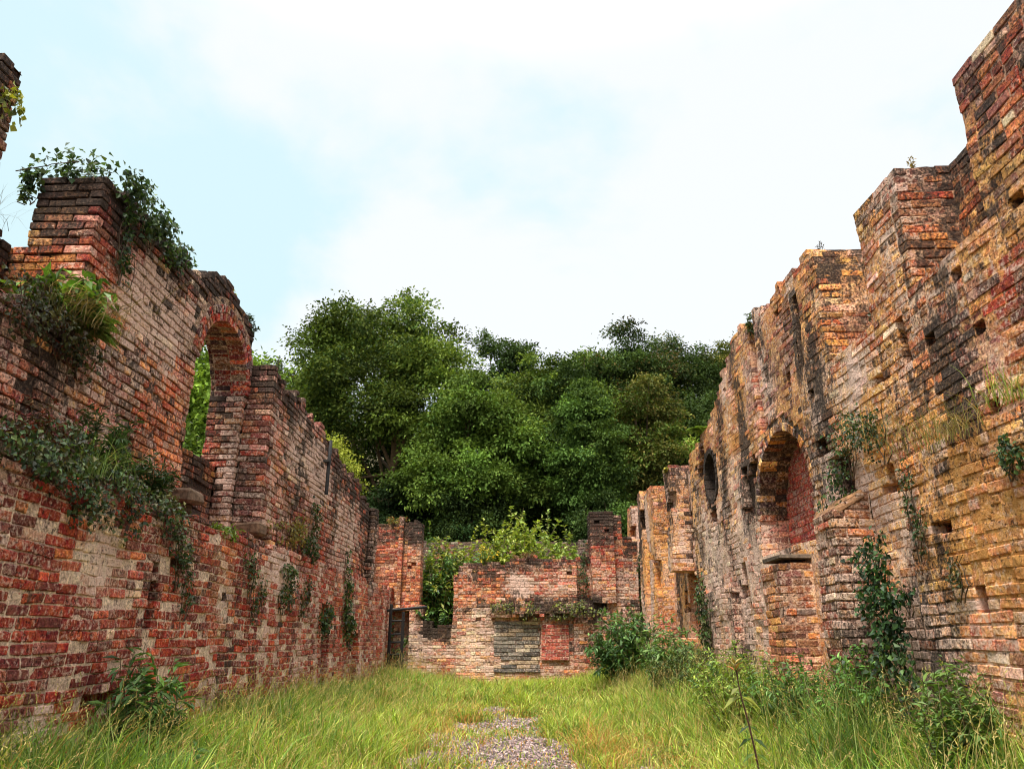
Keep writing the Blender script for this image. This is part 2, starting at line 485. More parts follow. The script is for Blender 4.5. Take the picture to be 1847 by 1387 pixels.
def bl(p, sat=.97, val=1.27):
    c = lin(p); l = (c @ np.array([.25, .6, .15]))[:, None]
    return (l + (c - l) * sat) * val
P_RED = bl([(168, 60, 40), (152, 50, 38), (184, 74, 48), (134, 48, 42), (176, 66, 48), (114, 48, 44), (190, 84, 58)], 1.05, 1.1)
P_PURP = bl([(108, 62, 58), (92, 54, 54), (122, 72, 66), (80, 52, 52)], 1.0, 1.1)
P_BROWN = bl([(138, 88, 58), (120, 78, 56), (156, 100, 64), (104, 70, 54), (146, 84, 54)])
P_ORANGE = bl([(206, 112, 60), (194, 98, 54), (216, 134, 78), (188, 86, 46)])
P_OCHRE = bl([(214, 150, 80), (200, 132, 66), (222, 166, 100), (188, 118, 56), (206, 140, 84)], 1.0, 1.42)
P_PINK = bl([(206, 150, 128), (196, 134, 114), (214, 166, 144), (182, 118, 104)], 1.0, 1.42)
P_CREAM = bl([(222, 192, 158), (206, 172, 138), (230, 206, 176)], 1.0, 1.42)
P_GREY = lin([(126, 118, 108), (104, 98, 92), (146, 136, 124), (88, 84, 80)])
P_DARK = bl([(66, 52, 46), (54, 46, 44), (82, 62, 52), (46, 40, 38)])

def blob(u, v, cu, cv, ru, rv, seed=0, edge=.45):
    n = vn(u, v, 0, 2.2, 500 + seed) - .5; n2 = vn(u, v, 0, 6.0, 530 + seed) - .5
    d = np.sqrt(((u - cu) / ru) ** 2 + ((v - cv) / rv) ** 2) + n * .9 + n2 * .5
    return 1 - sm(d, 1 - edge, 1 + edge)

def coher(W, u, v, seed, k, vs=.45, sc=1.5):
    return [np.maximum(a * np.ones_like(u), .001) * np.exp(k * (fbm(u, v * vs, 0, sc, seed + 13 * i, 3) - .5)) for i, a in enumerate(W)]
def fin(pals, W, white, dark, ochre, rec, spall, mcol, hole=0.0, n=None, mdark=0.0, mmix=.38):
    n = len(white)
    f = lambda a: np.broadcast_to(np.asarray(a, float), (n,)).copy()
    ws = np.stack([f(w) for w in W]); mean = np.einsum('kn,kc->nc', ws, np.stack([p.mean(0) for p in pals])) / ws.sum(0)[:, None]
    mm = np.broadcast_to(mmix, (len(white),))[:, None]
    mcol = mcol * (1 - mm) + np.maximum(mean, .03) * 1.15 * mm
    return dict(mean=mean, pals=list(zip(pals, [f(w) for w in W])), white=f(white), dark=f(dark), ochre=f(ochre), rec=f(rec), spall=f(spall), hole=f(hole), mcol=mcol, mdark=f(mdark))

# ---------------- left wall: X = -3.2 - w, Y = u
def mapL(P): return np.stack([-3.2 - P[:, 1], P[:, 0], P[:, 2]], 1)
def topL(u):
    n = (vn(u, 0, 0, 3.5, 21) - .5) * .16 + (vn(u, 0, 0, 1.1, 22) - .5) * .12
    t = np.interp(u, [2, 4.4, 4.47, 5.6, 5.62, 7.08, 7.12, 7.5, 8.0, 9.2, 9.32, 9.36, 10, 11.15, 12.6, 13.2, 13.85, 15.05, 15.9, 16.4, 16.5, 19.4],
                  [5.2, 5.2, 5.0, 4.45, 5.13, 5.25, 5.16, 5.16, 5.38, 5.34, 5.25, 4.62, 4.66, 4.64, 4.55, 4.4, 4.25, 4.13, 4.0, 3.85, 3.85, 3.85])
    n = n + (vn(u, 0, 0, 9.5, 23) - .5) * .22 * (vn(u, 0, 0, 1.7, 24) > .4)
    return t + n * np.where((u > 5.6) & (u < 7.1), .3, 1)
AL = dict(c=8.60, s=4.28, r=.70)
def solidL(U, W, V):
    e = (vn(U, W, V, 4.0, 3) - .5) * .14
    lo = (W >= 0) & (V < 2.36 + e)
    lo &= ~((U > 12.35) & (U < 13.05) & (V < 1.5 + np.sqrt(np.clip(.35 ** 2 - (U - 12.7) ** 2, 0, 1)) * .9) & (W < .9))
    lo &= ~((U > 14.25) & (U < 15.35) & (V < 1.3) & (W < .7))
    lo &= ~((U > 6.50) & (U < 6.70) & (V > 1.32) & (V < 1.72) & (W < .24))
    lo &= ~((U > 6.95) & (U < 7.1) & (V > 1.85) & (V < 1.95) & (W < .13))
    lo &= ~((U > 5.9) & (U < 6.3) & (V > .72) & (V < .86) & (W < .13))
    a = (U < 9.36) & (W >= .46) & (V < topL(U))
    a &= ~((U > 4.47) & (U < 5.62) & ((V > 3.62 + e) & (W < 1.15)))
    a &= ~((U > 4.47) & (U < 5.62) & (V > 4.45 + e))
    a &= ~((U > 7.25) & (U < 9.36) & (W > .95))
    a &= ~((U > 5.55) & (U < 7.25) & (V > 4.45 + e) & (W > 1.09))
    ctr, sp, r = AL['c'], AL['s'], AL['r']
    ro = r + .215
    ring = ((U - ctr) ** 2 + (V - sp) ** 2 < ro ** 2) & (V > sp)
    ringt = ring | ((np.abs(U - ctr) < r) & (V <= sp))
    jag = (U < 8.1) & (V > 3.75) & (V < 4.3) & (((V / CV).astype(int) % 4) < 2) & (W > .7) & (W < .95)
    a &= ~(ring & (W < 1.42))
    a &= ~((np.abs(U - ctr) < r) & (V <= sp) & (V > 2.48 + (W - .46) * .4) & (W < .71) & ~jag)
    a &= ~((np.abs(U - ctr) < r - .05) & (V <= sp) & (V > 3.3) & ~jag)
    b = (U >= 9.36) & (U < 16.5) & (W < .83) & (W >= np.where((V > 2.6) | (U > 9.9), .11, .34)) & (V < topL(U))
    b &= ~((U > 10.3) & (U < 10.6) & (W < .2) & (V > 10))
    c = (U >= 16.5) & (W >= .58) & (V < topL(U))
    pil = (U > 16.3) & (U < 16.75) & (W >= .0) & (V < 3.95) & (V > 1.5)
    return lo | a | b | c | pil
def streak(u, v, w, seed, f=3.2): return sm(fbm(u * f, v * .32, w * f, 1.0, seed, 3), .50, .68)
def zoneL(u, w, v):
    k1 = streak(u, v, w, 2101); k2 = streak(u, v, w, 2201); k3 = streak(u, v, w, 2301, 2.2)
    n = fbm(u, v, w, .9, 61, 3); n2 = fbm(u, v, w, 2.4, 71, 2)
    low = 1 - sm(v + (n - .5) * .5, 2.15, 2.55)
    far = sm(u + (n - .5) * 3, 8.5, 11)
    td = topL(u) - v
    top = (1 - sm(td + (n - .5) * .7, .1, .75)) * (v > 2.4)
    orange = np.maximum(blob(u, v, 7.45, 3.3, .6, .7, 1), blob(u, v, 5.6, 3.95, .7, .4, 2)) * (1 - low)
    wa = np.maximum(blob(u, v, 6.9, 4.35, .65, .5, 3), blob(u, v, 7.6, 4.55, .3, .5, 8) * .8) * (1 - low)
    wb = blob(u, v, 11.5, 3.9, 1.3, .6, 4); wc = blob(u, v, 14.2, 3.3, 1.4, .9, 9) * .8
    rs = blob(u, v, 12.75, 2.8, .55, 1.1, 5) + blob(u, v, 15.3, 2.6, .5, .9, 15) * .6
    wl = np.maximum(blob(u, v, 5.75, 1.8, .26, .28, 6), blob(u, v, 10.2, 2.05, .8, .2, 7))
    wl = np.maximum(wl, blob(u, v, 8.3, 1.6, .2, .3, 12) * .7); wl = np.maximum(wl, blob(u, v, 5.3, .6, .25, .3, 13))
    yb = blob(u, v, 7.6, 1.9, .8, .45, 14)
    inner_dark = ((np.abs(u - 8.6) < .95) & (v > 3.9) & (w > .55)) * sm(v, 3.9, 4.4)  # arch reveal bricks darken towards the crown
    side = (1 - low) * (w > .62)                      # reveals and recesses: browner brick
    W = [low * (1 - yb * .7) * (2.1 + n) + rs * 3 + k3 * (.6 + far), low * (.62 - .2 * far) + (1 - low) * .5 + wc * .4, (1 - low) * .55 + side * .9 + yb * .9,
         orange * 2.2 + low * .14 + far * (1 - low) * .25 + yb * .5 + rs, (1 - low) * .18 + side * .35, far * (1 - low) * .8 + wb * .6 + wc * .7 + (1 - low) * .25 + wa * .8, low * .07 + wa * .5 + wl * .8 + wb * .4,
         (1 - low) * .22, top * 1.1 + side * .12 + inner_dark * 4, (1 - low) * (.55 + .3 * far)]
    W = coher(W, u, v, 1200, 5, .7, 1.6)
    pals = [P_RED, P_PURP, P_BROWN, P_ORANGE, P_OCHRE, P_PINK, P_CREAM, P_GREY, P_DARK, P_RED]
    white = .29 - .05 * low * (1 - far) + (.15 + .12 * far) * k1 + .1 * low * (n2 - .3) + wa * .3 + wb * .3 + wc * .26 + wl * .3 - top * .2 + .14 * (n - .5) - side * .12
    dark = .285 + .17 * k2 + top * .2 + (1 - low) * .07 + .22 * (n2 - .5) - far * low * .03 + side * .1 + inner_dark * .12
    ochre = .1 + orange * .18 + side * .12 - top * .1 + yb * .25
    rec = .008 - low * .004 + (1 - low) * .011 + low * .003 - wl * .004 - wa * .004 + top * .004
    mcol = lin((226, 198, 172)) * low[:, None] + lin((150, 118, 92)) * (1 - low)[:, None]
    mcol = mcol * (1 - top[:, None] * .5)
    return fin(pals, W, white, dark, ochre, rec, .10 + .1 * (n2 > .55), mcol, .004 * (n2 > .5), mdark=(1 - low) * .12 - low * .06, mmix=.42 - low * .27)

# ---------------- right wall: X = 2.864 + w, Y = u
def mapR(P): return np.stack([2.864 + P[:, 1], P[:, 0], P[:, 2]], 1)
def topR(u):
    n = (vn(u, 0, 0, 3.5, 121) - .5) * .08 + (vn(u, 0, 0, 9, 123) - .5) * .16 * (u > 7.5)
    return n + np.interp(u, [2, 4.33, 5.28, 6.03, 6.98, 7.6, 9.1, 9.15, 9.2, 9.8, 10.8, 11.47, 12.4, 13.5, 14.1, 14.15, 14.8, 14.9, 16.1, 16.2, 17.1, 17.2, 17.6, 18.5, 18.7, 19.4, 21],
                            [5.05, 5.05, 4.96, 4.95, 5.12, 5.2, 5.32, 5.3, 5.12, 5.38, 5.05, 4.72, 4.52, 4.32, 4.3, 4.36, 4.36, 4.3, 4.3, 4.42, 4.42, 4.2, 4.5, 4.5, 4.3, 4.45, 4.4])
NR = dict(c=8.75, s=2.68, r=.90)
def solidR(U, W, V):
    e = vn(U, W, V, 5.0, 33); e2 = fbm(U, W, V, 1.6, 35, 2)
    face = np.where((U < 5.75) & (V < 2.53), .118, .236)
    face = np.where(U > 13.5, .354, face)
    for a, b in ((14.15, 14.8), (16.2, 17.05), (17.6, 18.3), (19.3, 20.0)):
        face = np.where((U > a) & (U < b), 0.0, face)
    face = np.where((U > 11.0) & (U < 13.0) & (V < 1.9), .118, face)
    s = (W >= face - .01) & (V < topR(U))
    for a, b in ((4.33, 5.28), (6.03, 6.98)):
        s &= ~((U > a) & (U < b) & (V > 3.88 + (e - .5) * .1) & (W < .70))
        s &= ~((U > a) & (U < b) & (V > 5.0))
    s &= ~((U > 9.12) & (U < 9.3) & (W < .36) & (V > 3.7))
    s &= ~((U > 7.55) & (U < 7.72) & (W < .36) & (V > 4.0) & (V < 4.9))
    s &= ~(((U - 12.0) ** 2 + (V - 3.76) ** 2 < .45 ** 2))
    ctr, sp, r = NR['c'], NR['s'], NR['r']
    s &= ~((np.abs(U - ctr) < r) & (V > 2.28 - (.66 - W) * .15) & (V <= sp) & (W < .66))
    ins = ((np.abs(U - ctr) / (r + .12)) ** 2.2 + (np.clip(V - sp, 0, 9) / (r + .115)) ** 2.2 < 1) & (V > sp)
    s &= ~(ins & (W < .66))
    s &= ~((U > 6.85) & (U < 7.35) & (V > 2.52) & (V < 2.95 + (e - .5) * .1) & (W < .71))
    s &= ~((U > 13.5) & (U < 14.75) & (V > 1.2) & (V < 2.34 + (U - 14) * .1) & (W < .9))
    s &= ~((U > 5.2) & (U < 5.45) & (V > 1.9) & (V < 2.02) & (W < .36))
    s &= ~((U > 4.95) & (U < 5.03) & (V > 1.40) & (V < 1.5) & (W < .36))
    s &= ~((U > 5.5) & (U < 5.6) & (V > 1.45) & (V < 1.6) & (W < .24))
    # deeper erosion of the face
    er = (e2 > .66) & (V > .8) & (U > 5.6)
    s &= ~(er & (W < face + .11) & (e > .42))
    s |= (U > 8.15) & (U < 8.72) & (V < 2.03) & (W >= -.13)
    s |= (U > 6.6) & (U < 7.1) & (V < 2.32 + (W + .13) * .5) & (W >= -.13)
    return s & (W < 1.2)
def zoneR(u, w, v):
    k1 = streak(u, v, w, 3101, 2.6); k2 = streak(u, v, w, 3201, 2.6); k3 = streak(u, v, w, 3301, 2.0); k4 = streak(u, v, w, 3401, 1.8)
    n = fbm(u, v * .45, w, 1.0, 161, 3); n2 = fbm(u, v * .5, w, 2.6, 171, 2); n3 = fbm(u, v * .4, w, 1.4, 191, 3)
    td = topR(u) - v
    top = (1 - sm(td + (n - .5) * .8, .15, .8))
    near = 1 - sm(u, 5.8, 7.5)
    pink = np.maximum(blob(u, v, 8.7, 4.2, .7, .45, 21) * .6, blob(u, v, 12.2, 2.2, 2.2, 1.1, 22))
    dkb = np.maximum(blob(u, v, 5.05, 3.3, .35, .5, 23) * .7, blob(u, v, 7.4, 4.5, .6, .5, 24) * .8)
    dkb = np.maximum(dkb, blob(u, v, 8.3, 3.9, .35, .7, 34) * .8)
    red = np.maximum(blob(u, v, 6.05, 4.2, .22, .35, 25), blob(u, v, 4.4, 3.1, .3, .3, 26))
    red = np.maximum(red, blob(u, v, 10.2, 1.7, .5, .6, 35) * .8)
    wh = np.maximum(blob(u, v, 6.5, 3.5, .5, .2, 27), blob(u, v, 5.7, 1.2, .75, .45, 28))
    wh = np.maximum(wh, np.maximum(blob(u, v, 6.0, 2.1, .4, .4, 29), blob(u, v, 11.4, 2.0, 1.6, 1.1, 30)))
    wh = np.maximum(wh, blob(u, v, 9.6, 2.0, .7, .8, 38))
    oc = np.maximum(blob(u, v, 6.5, 3.1, .5, .4, 31), blob(u, v, 4.8, 1.9, .7, .6, 32))
    oc = np.maximum(oc, np.maximum(blob(u, v, 10.6, 4.2, 1.3, .7, 33), blob(u, v, 4.3, 4.1, .5, .5, 36) * .8))
    oc = np.maximum(oc, blob(u, v, 15, 3.0, 2.5, 1.0, 37) * .35)
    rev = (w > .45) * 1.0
    inner_dark = (((u - 12) ** 2 + (v - 3.76) ** 2) < .55 ** 2) & (w > .45)  # shade inside the round opening, put into the brick colour
    butt = (((u > 8.1) & (u < 8.75) & (v < 2.1)) | ((u > 6.55) & (u < 7.15) & (v < 2.5))) & (w < .2)
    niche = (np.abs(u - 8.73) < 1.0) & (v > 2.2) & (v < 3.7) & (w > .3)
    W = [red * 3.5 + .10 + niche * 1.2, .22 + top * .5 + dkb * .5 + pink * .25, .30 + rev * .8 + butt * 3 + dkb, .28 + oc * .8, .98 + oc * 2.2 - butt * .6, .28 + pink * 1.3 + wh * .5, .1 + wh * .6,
         .06 + wh * .1, top * .15 + dkb * .2 + niche * .8 + rev * .12 + inner_dark * 12, .12 + top * .3]
    W = coher(W, u, v, 1500, 7, .42, 1.7)
    W[4] = W[4] * (1 + 2.5 * k4); W[5] = W[5] * (1 + 2.2 * k3); W[1] = W[1] * (1 + 2 * k2)
    pals = [P_RED, P_PURP, P_BROWN, P_ORANGE, P_OCHRE, P_PINK, P_CREAM, P_GREY, P_DARK, P_RED]
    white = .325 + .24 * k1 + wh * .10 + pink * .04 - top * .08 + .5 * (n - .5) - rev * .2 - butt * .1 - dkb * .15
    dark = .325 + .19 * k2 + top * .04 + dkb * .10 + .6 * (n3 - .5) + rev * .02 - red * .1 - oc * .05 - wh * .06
    ochre = .32 + oc * .2 + .3 * (n2 - .5) - wh * .15 - top * .2 - red * .2 - rev * .2 - pink * .06
    rec = -.0025 + wh * .001 + near * .0045 + (n2 - .5) * .020 + butt * .009
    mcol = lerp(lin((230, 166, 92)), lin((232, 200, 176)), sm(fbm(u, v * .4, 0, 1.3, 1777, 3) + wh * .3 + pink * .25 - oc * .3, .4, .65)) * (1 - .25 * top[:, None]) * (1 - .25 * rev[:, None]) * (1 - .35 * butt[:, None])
    return fin(pals, W, white, dark, ochre, rec, .13 - near * .08, mcol, .010 * (n3 > .55), mdark=.02 + .05 * wh, mmix=.55)

# ---------------- back wall: X = u, Y = 19 + w
def mapB(P): return np.stack([P[:, 0], 19 + P[:, 1], P[:, 2]], 1)
def topB(u):
    n = (vn(u, 0, 0, 4, 221) - .5) * .1 + (vn(u, 0, 0, 9, 223) - .5) * .16
    return n + np.interp(u, [-4.4, -3.75, -3.7, -2.47, -2.45, -1.7, -1.69, -1.53, -1.5, -.4, .2, 1.0, 1.68, 1.75, 1.76, 2.6, 2.61, 3.2],
                         [3.8, 3.9, 4.08, 4.07, 1.63, 1.6, 2.64, 2.68, 2.98, 3.04, 3.16, 3.12, 3.12, 3.1, 4.22, 4.2, 3.6, 3.4])
def solidB(U, W, V):
    e = vn(U, W, V, 4, 233)
    s = (W >= 0) & (W < .6) & (V < topB(U))
    s &= ~((U < -3.05) & (W < .23) & (V > 1.9))
    s &= ~((U > -3.0) & (U < -2.85) & (W < .12) & (V > 1.9))
    s &= ~((U > -3.45) & (U < -2.78) & (V < 1.88) & (W < .46))
    s &= ~((U > 1.4) & (U < 1.72) & (V > 2.05) & (W < .12))
    s |= (U > -.72) & (U < 2.4) & (V > 1.72 + (e - .4) * .25) & (V < 2.0 + (e - .5) * .2) & (W >= np.where(vn(U, 0, V, 3.1, 77) > .6, -.1, -.24)) & (W < .1)
    s |= (U > 1.25) & (U < 2.5) & (V < 1.75) & (W >= -.12) & (W < .1)
    s |= (U > 1.76) & (U < 2.3) & (V > 2.0) & (V < topB(U)) & (W >= -.24) & (W < .1)
    return s
def zoneB(u, w, v):
    n = fbm(u, v, w, 1.2, 261, 3); n2 = fbm(u, v, w, 3, 271, 2)
    top = 1 - sm(topB(u) - v + (n - .5) * .8, .05, .7)
    up = sm(v, 1.95, 2.1) * (u > -1.75) * (u < 1.76)
    crm = blob(u, v, -1.0, 1.1, 1.0, .7, 41) + blob(u, v, -2.6, 1.1, .5, .6, 42) * .8
    org = blob(u, v, -1.0, 2.4, .8, .4, 43) + blob(u, v, -2.7, 2.4, .35, .9, 44)
    red = blob(u, v, .8, 2.5, .6, .4, 45) + blob(u, v, 2.2, 3.2, .35, .9, 46) * 1.6 + blob(u, v, -2.0, .9, .4, .5, 47) + blob(u, v, -3.5, 3.6, .35, .5, 48)
    drk = blob(u, v, -2.05, 1.45, .5, .3, 49) + blob(u, v, -2.6, 3.7, .35, .5, 50) * .6 + blob(u, v, 2.0, 3.9, .4, .5, 51) + blob(u, v, 1.6, 1.3, .8, .6, 52) * .6
    moss = blob(u, v, .8, 1.95, 2.0, .25, 53)
    W = [.35 + red * 2 + up * .3, .25 + .2 * drk, .45, .25 + org * 1.5 + up * .15, .2 + crm * .5, .3 * up + .1, crm * 1.4 + .04, .15 + drk * .4, top * .9 + drk * 1.1 + moss, .1]
    W = coher(W, u, v, 1900, 4, .6, 1.6)
    white = .35 + crm * .1 + .4 * (n - .5) - top * .1 + blob(u, v, 0, 2.4, .3, .3, 54) * .3
    dark = .32 + top * .2 + drk * .22 + moss * .25 + .3 * (n2 - .5)
    ochre = .14 + org * .1 + moss * .1
    mcol = np.tile(lin((190, 150, 116)), (len(u), 1)) * (1 - .5 * top[:, None])
    return fin([P_RED, P_PURP, P_BROWN, P_ORANGE, P_OCHRE, P_PINK, P_CREAM, P_GREY, P_DARK, P_RED], W, white, dark, ochre, .006, .15, mcol, .004 * (crm > .5))

# ---- build the walls
WL = thing('ruined_wall', 'tall red brick wall with an arched window opening, left of the grass', 'brick wall')
wall('left', (1.6, 19.5, 0, 1.416, -.1, 5.6), solidL, zoneL, mapL, 5, WL)
ctr, sp, r = AL['c'], AL['s'], AL['r']
pal = np.concatenate([P_BROWN, P_RED, P_PURP])
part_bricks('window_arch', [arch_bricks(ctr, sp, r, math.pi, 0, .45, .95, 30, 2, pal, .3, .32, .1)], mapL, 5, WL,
            mort=[arch_mortar(ctr, sp, r + .012, r + .30, math.pi, 0, .478, .95)], mcol=(150, 118, 92))
def stone(name, pts_half, parent, mapf, seed, label=None, shear=0):
    mb = MB()
    for c, h, col, ch in pts_half:
        V, Q, T = chbox(np.array([c], float), np.array([h], float), np.array([ch]), .012)
        V = V.reshape(-1, 3); V[:, 2] += shear * (V[:, 1] - c[1])
        mb.add(mapf(V), Q, T, lin(col))
    o = mb.build(name, M_STONE, parent)
    if label: o['label'] = label
    return o
stone('corbel', [((7.72, .36, 2.64), (.17, .17, .075), (112, 88, 70), .03), ((7.72, .40, 2.53), (.13, .1, .05), (82, 66, 54), .02)], WL, mapL, 1)
stone('corbel', [((9.48, .24, 2.54), (.16, .17, .075), (116, 88, 68), .03), ((9.48, .3, 2.43), (.12, .1, .05), (84, 66, 54), .02)], WL, mapL, 1)

WR = thing('ruined_wall', 'tall ochre and pink eroded brick wall with a deep arched niche, right of the grass', 'brick wall')
wall('right', (1.65, 21.0, -.236, 1.18, -.1, 5.6), solidR, zoneR, mapR, 9, WR, flip=True, jit=.0035)
ctr, sp, r = NR['c'], NR['s'], NR['r']
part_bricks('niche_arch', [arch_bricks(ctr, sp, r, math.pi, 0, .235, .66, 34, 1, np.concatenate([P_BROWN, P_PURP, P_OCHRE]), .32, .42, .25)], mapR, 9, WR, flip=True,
            mort=[arch_mortar(ctr, sp, r + .01, r + .22, math.pi, 0, .25, .68)], mcol=(130, 100, 74), mst=(.3, .5, .3))
p = brick_panel(7.84, 9.66, 2.3, 3.55, .60, bl([(178, 62, 46), (190, 74, 56), (164, 54, 42), (196, 84, 62), (150, 64, 54)], .92, 1.25), .34, .32, 0, .05)
keep = ((np.abs(p[0][:, 0] - ctr) / r) ** 2 + (np.clip(p[0][:, 2] - sp, 0, 9) / r) ** 2) < 1.0
part_bricks('niche_infill', [tuple(a[keep] for a in p)], mapR, 9, WR, flip=True, mort=[flat_mortar(7.84, 9.66, 2.3, 3.5, .610)], mcol=(176, 130, 104), mst=(.25, .2, 0), label='smooth bright red brick panel closing the back of the niche')
part_bricks('round_opening', [arch_bricks(12.0, 3.76, .36, 0, 2 * math.pi, .22, .46, 24, 1, P_DARK * .5, .12, .62, .05)], mapR, 9, WR, flip=True,  # near-black ring colour stands in for the shade of the deep hole
            mort=[arch_mortar(12.0, 3.76, .375, .56, 0, 2 * math.pi, .25, .5)], mcol=(46, 38, 34), mst=(.1, .6, 0))
stone('capstone', [((8.43, .08, 2.065), (.30, .17, .022), (96, 80, 66), .01)], WR, mapR, 2, 'dark slate slab capping the brick block under the niche')
stone('sloping_cap', [((6.85, .07, 2.38), (.25, .15, .032), (136, 98, 68), .02), ((6.88, .14, 2.45), (.22, .08, .03), (150, 108, 74), .02)], WR, mapR, 2, None, .55)

WB = thing('ruined_wall', 'low red and cream brick end wall with a gap, across the far end of the grass', 'brick wall')
wall('back', (-4.4, 2.864, -.236, .6, -.1, 4.6), solidB, zoneB, mapB, 15, WB)
p = brick_panel(-.66, .46, .45, 1.7, -.03, np.concatenate([P_GREY, P_GREY, P_GREY, P_CREAM * .6]), .34, .40, .0, .12, .36, .088, .012)
ed = np.minimum(np.minimum(p[0][:, 0] + .66, .46 - p[0][:, 0]) / .35, (1.7 - p[0][:, 2]) / .35)
keep = rng.random(len(ed)) < np.clip(.6 + ed * .7, 0, .98)
p = tuple(a[keep] for a in p)
part_bricks('stone_patch', [p], mapB, 15, WB, label='grey weathered stone slabs set low in the wall')
p = brick_panel(.49, 1.15, .72, 1.52, -.06, bl([(172, 72, 56), (186, 90, 70), (160, 64, 54), (150, 66, 56)], 1.0, 1.15), .30, .26, 0, .12)
part_bricks('brick_infill', [p], mapB, 15, WB, mort=[flat_mortar(.49, 1.15, .72, 1.52, -.05)], mcol=(200, 165, 140), mst=(.3, .1, 0), label='clean bright red brick infill panel')

def mapK(P): return np.stack([P[:, 0], 25 + P[:, 1], P[:, 2]], 1)
def zoneK(u, w, v):
    n = fbm(u, v, w, 1.2, 361, 2)
    W = [.1, .3, .4, .05, .05, .05, .05, .8, .9, .05]; W = [a * np.ones_like(u) for a in W]
    return fin([P_RED, P_PURP, P_BROWN, P_ORANGE, P_OCHRE, P_PINK, P_CREAM, P_GREY, P_DARK, P_RED], W, .26 + .2 * (n - .5), .4 + .2 * (n - .5), .1, .008, .1, np.tile(lin((110, 94, 80)), (len(u), 1)))
WK = thing('ruined_wall', 'dark grey weathered wall running behind the saplings, beyond the end wall', 'brick wall')
wall('rear', (-3.4, 4.2, 0, .354, 2.2, 4.35), lambda U, W, V: V < 4.24 + (vn(U, 0, 0, 3, 5) - .5) * .12, zoneK, mapK, 19, WK)

# ------------------------------------------------------------------ ground
def gz(x, y):
    x = np.asarray(x, float); y = np.asarray(y, float)
    ins = (1 - sm(y, 18.5, 21))
    b = sm(-x, 1.5, 3.0) * (.26 - .12 * sm(y, 8, 13)) + sm(x, 1.2, 2.8) * .40
    b = b * ins + (1 - ins) * .15
    b = b + sm(y, 13, 19) * .14
    hill = np.clip(y - 26, 0, 40) * .42
    out = sm(np.abs(x), 6, 14) * np.clip(y - 8, 0, 30) * .10
    return b + hill + out + (fbm(x, y, 0, .5, 401, 3) - .5) * .16
xs = np.concatenate([np.linspace(-90, -8, 30), np.linspace(-7.7, 7.7, 90), np.linspace(8, 90, 30)])
ys = np.concatenate([np.linspace(-40, 0, 14), np.linspace(.5, 26, 110), np.linspace(27, 130, 50)])
X, Y = np.meshgrid(xs, ys, indexing='ij')
V = np.stack([X, Y, gz(X, Y)], -1).reshape(-1, 3)
i, j = np.meshgrid(np.arange(len(xs) - 1), np.arange(len(ys) - 1), indexing='ij'); a = (i * len(ys) + j).ravel()
g = make('ground', V, np.stack([a, a + len(ys), a + len(ys) + 1, a + 1], 1), None, M_GROUND, None, None, True)
g['kind'] = 'structure'

# ------------------------------------------------------------------ leaves
def leaf_geo(P, D, Nn, L, Wd, fold=.18):
    """folded leaves: base P, direction D, normal Nn, length L, width Wd"""
    D = unit(D); sd = unit(np.cross(D, Nn)); Nn = np.cross(sd, D)
    L = np.asarray(L)[:, None]; Wd = np.asarray(Wd)[:, None]
    m = P + D * L * .45
    V = np.stack([P, m + sd * Wd * .5 + Nn * Wd * fold, P + D * L - Nn * L * .12, m - sd * Wd * .5 + Nn * Wd * fold], 1)
    n = len(P); o = (np.arange(n) * 4)[:, None]
    T = np.concatenate([np.array([[0, 1, 2]]) + o, np.array([[0, 2, 3]]) + o])
    return V.reshape(-1, 3), T

def cols(pal, n, var=.18):
    pal = lin(pal) * 1.0; return pal[rng.integers(0, len(pal), n)] * np.exp(rng.normal(0, var, (n, 1)))

def add_leaves(mb, P, D, Nn, L, Wd, col, fold=.18):
    V, T = leaf_geo(P, D, Nn, L, Wd, fold); mb.add(V, None, T, np.repeat(col, 4, 0))

def rdir(n, up=0.0):
    d = rng.normal(0, 1, (n, 3)); d[:, 2] += up; return unit(d)

def spline(p0, p1, bend, n=5):
    t = np.linspace(0, 1, n)[:, None]
    p0 = np.asarray(p0, float); p1 = np.asarray(p1, float)
    return p0 * (1 - t) + p1 * t + np.asarray(bend) * (4 * t * (1 - t))

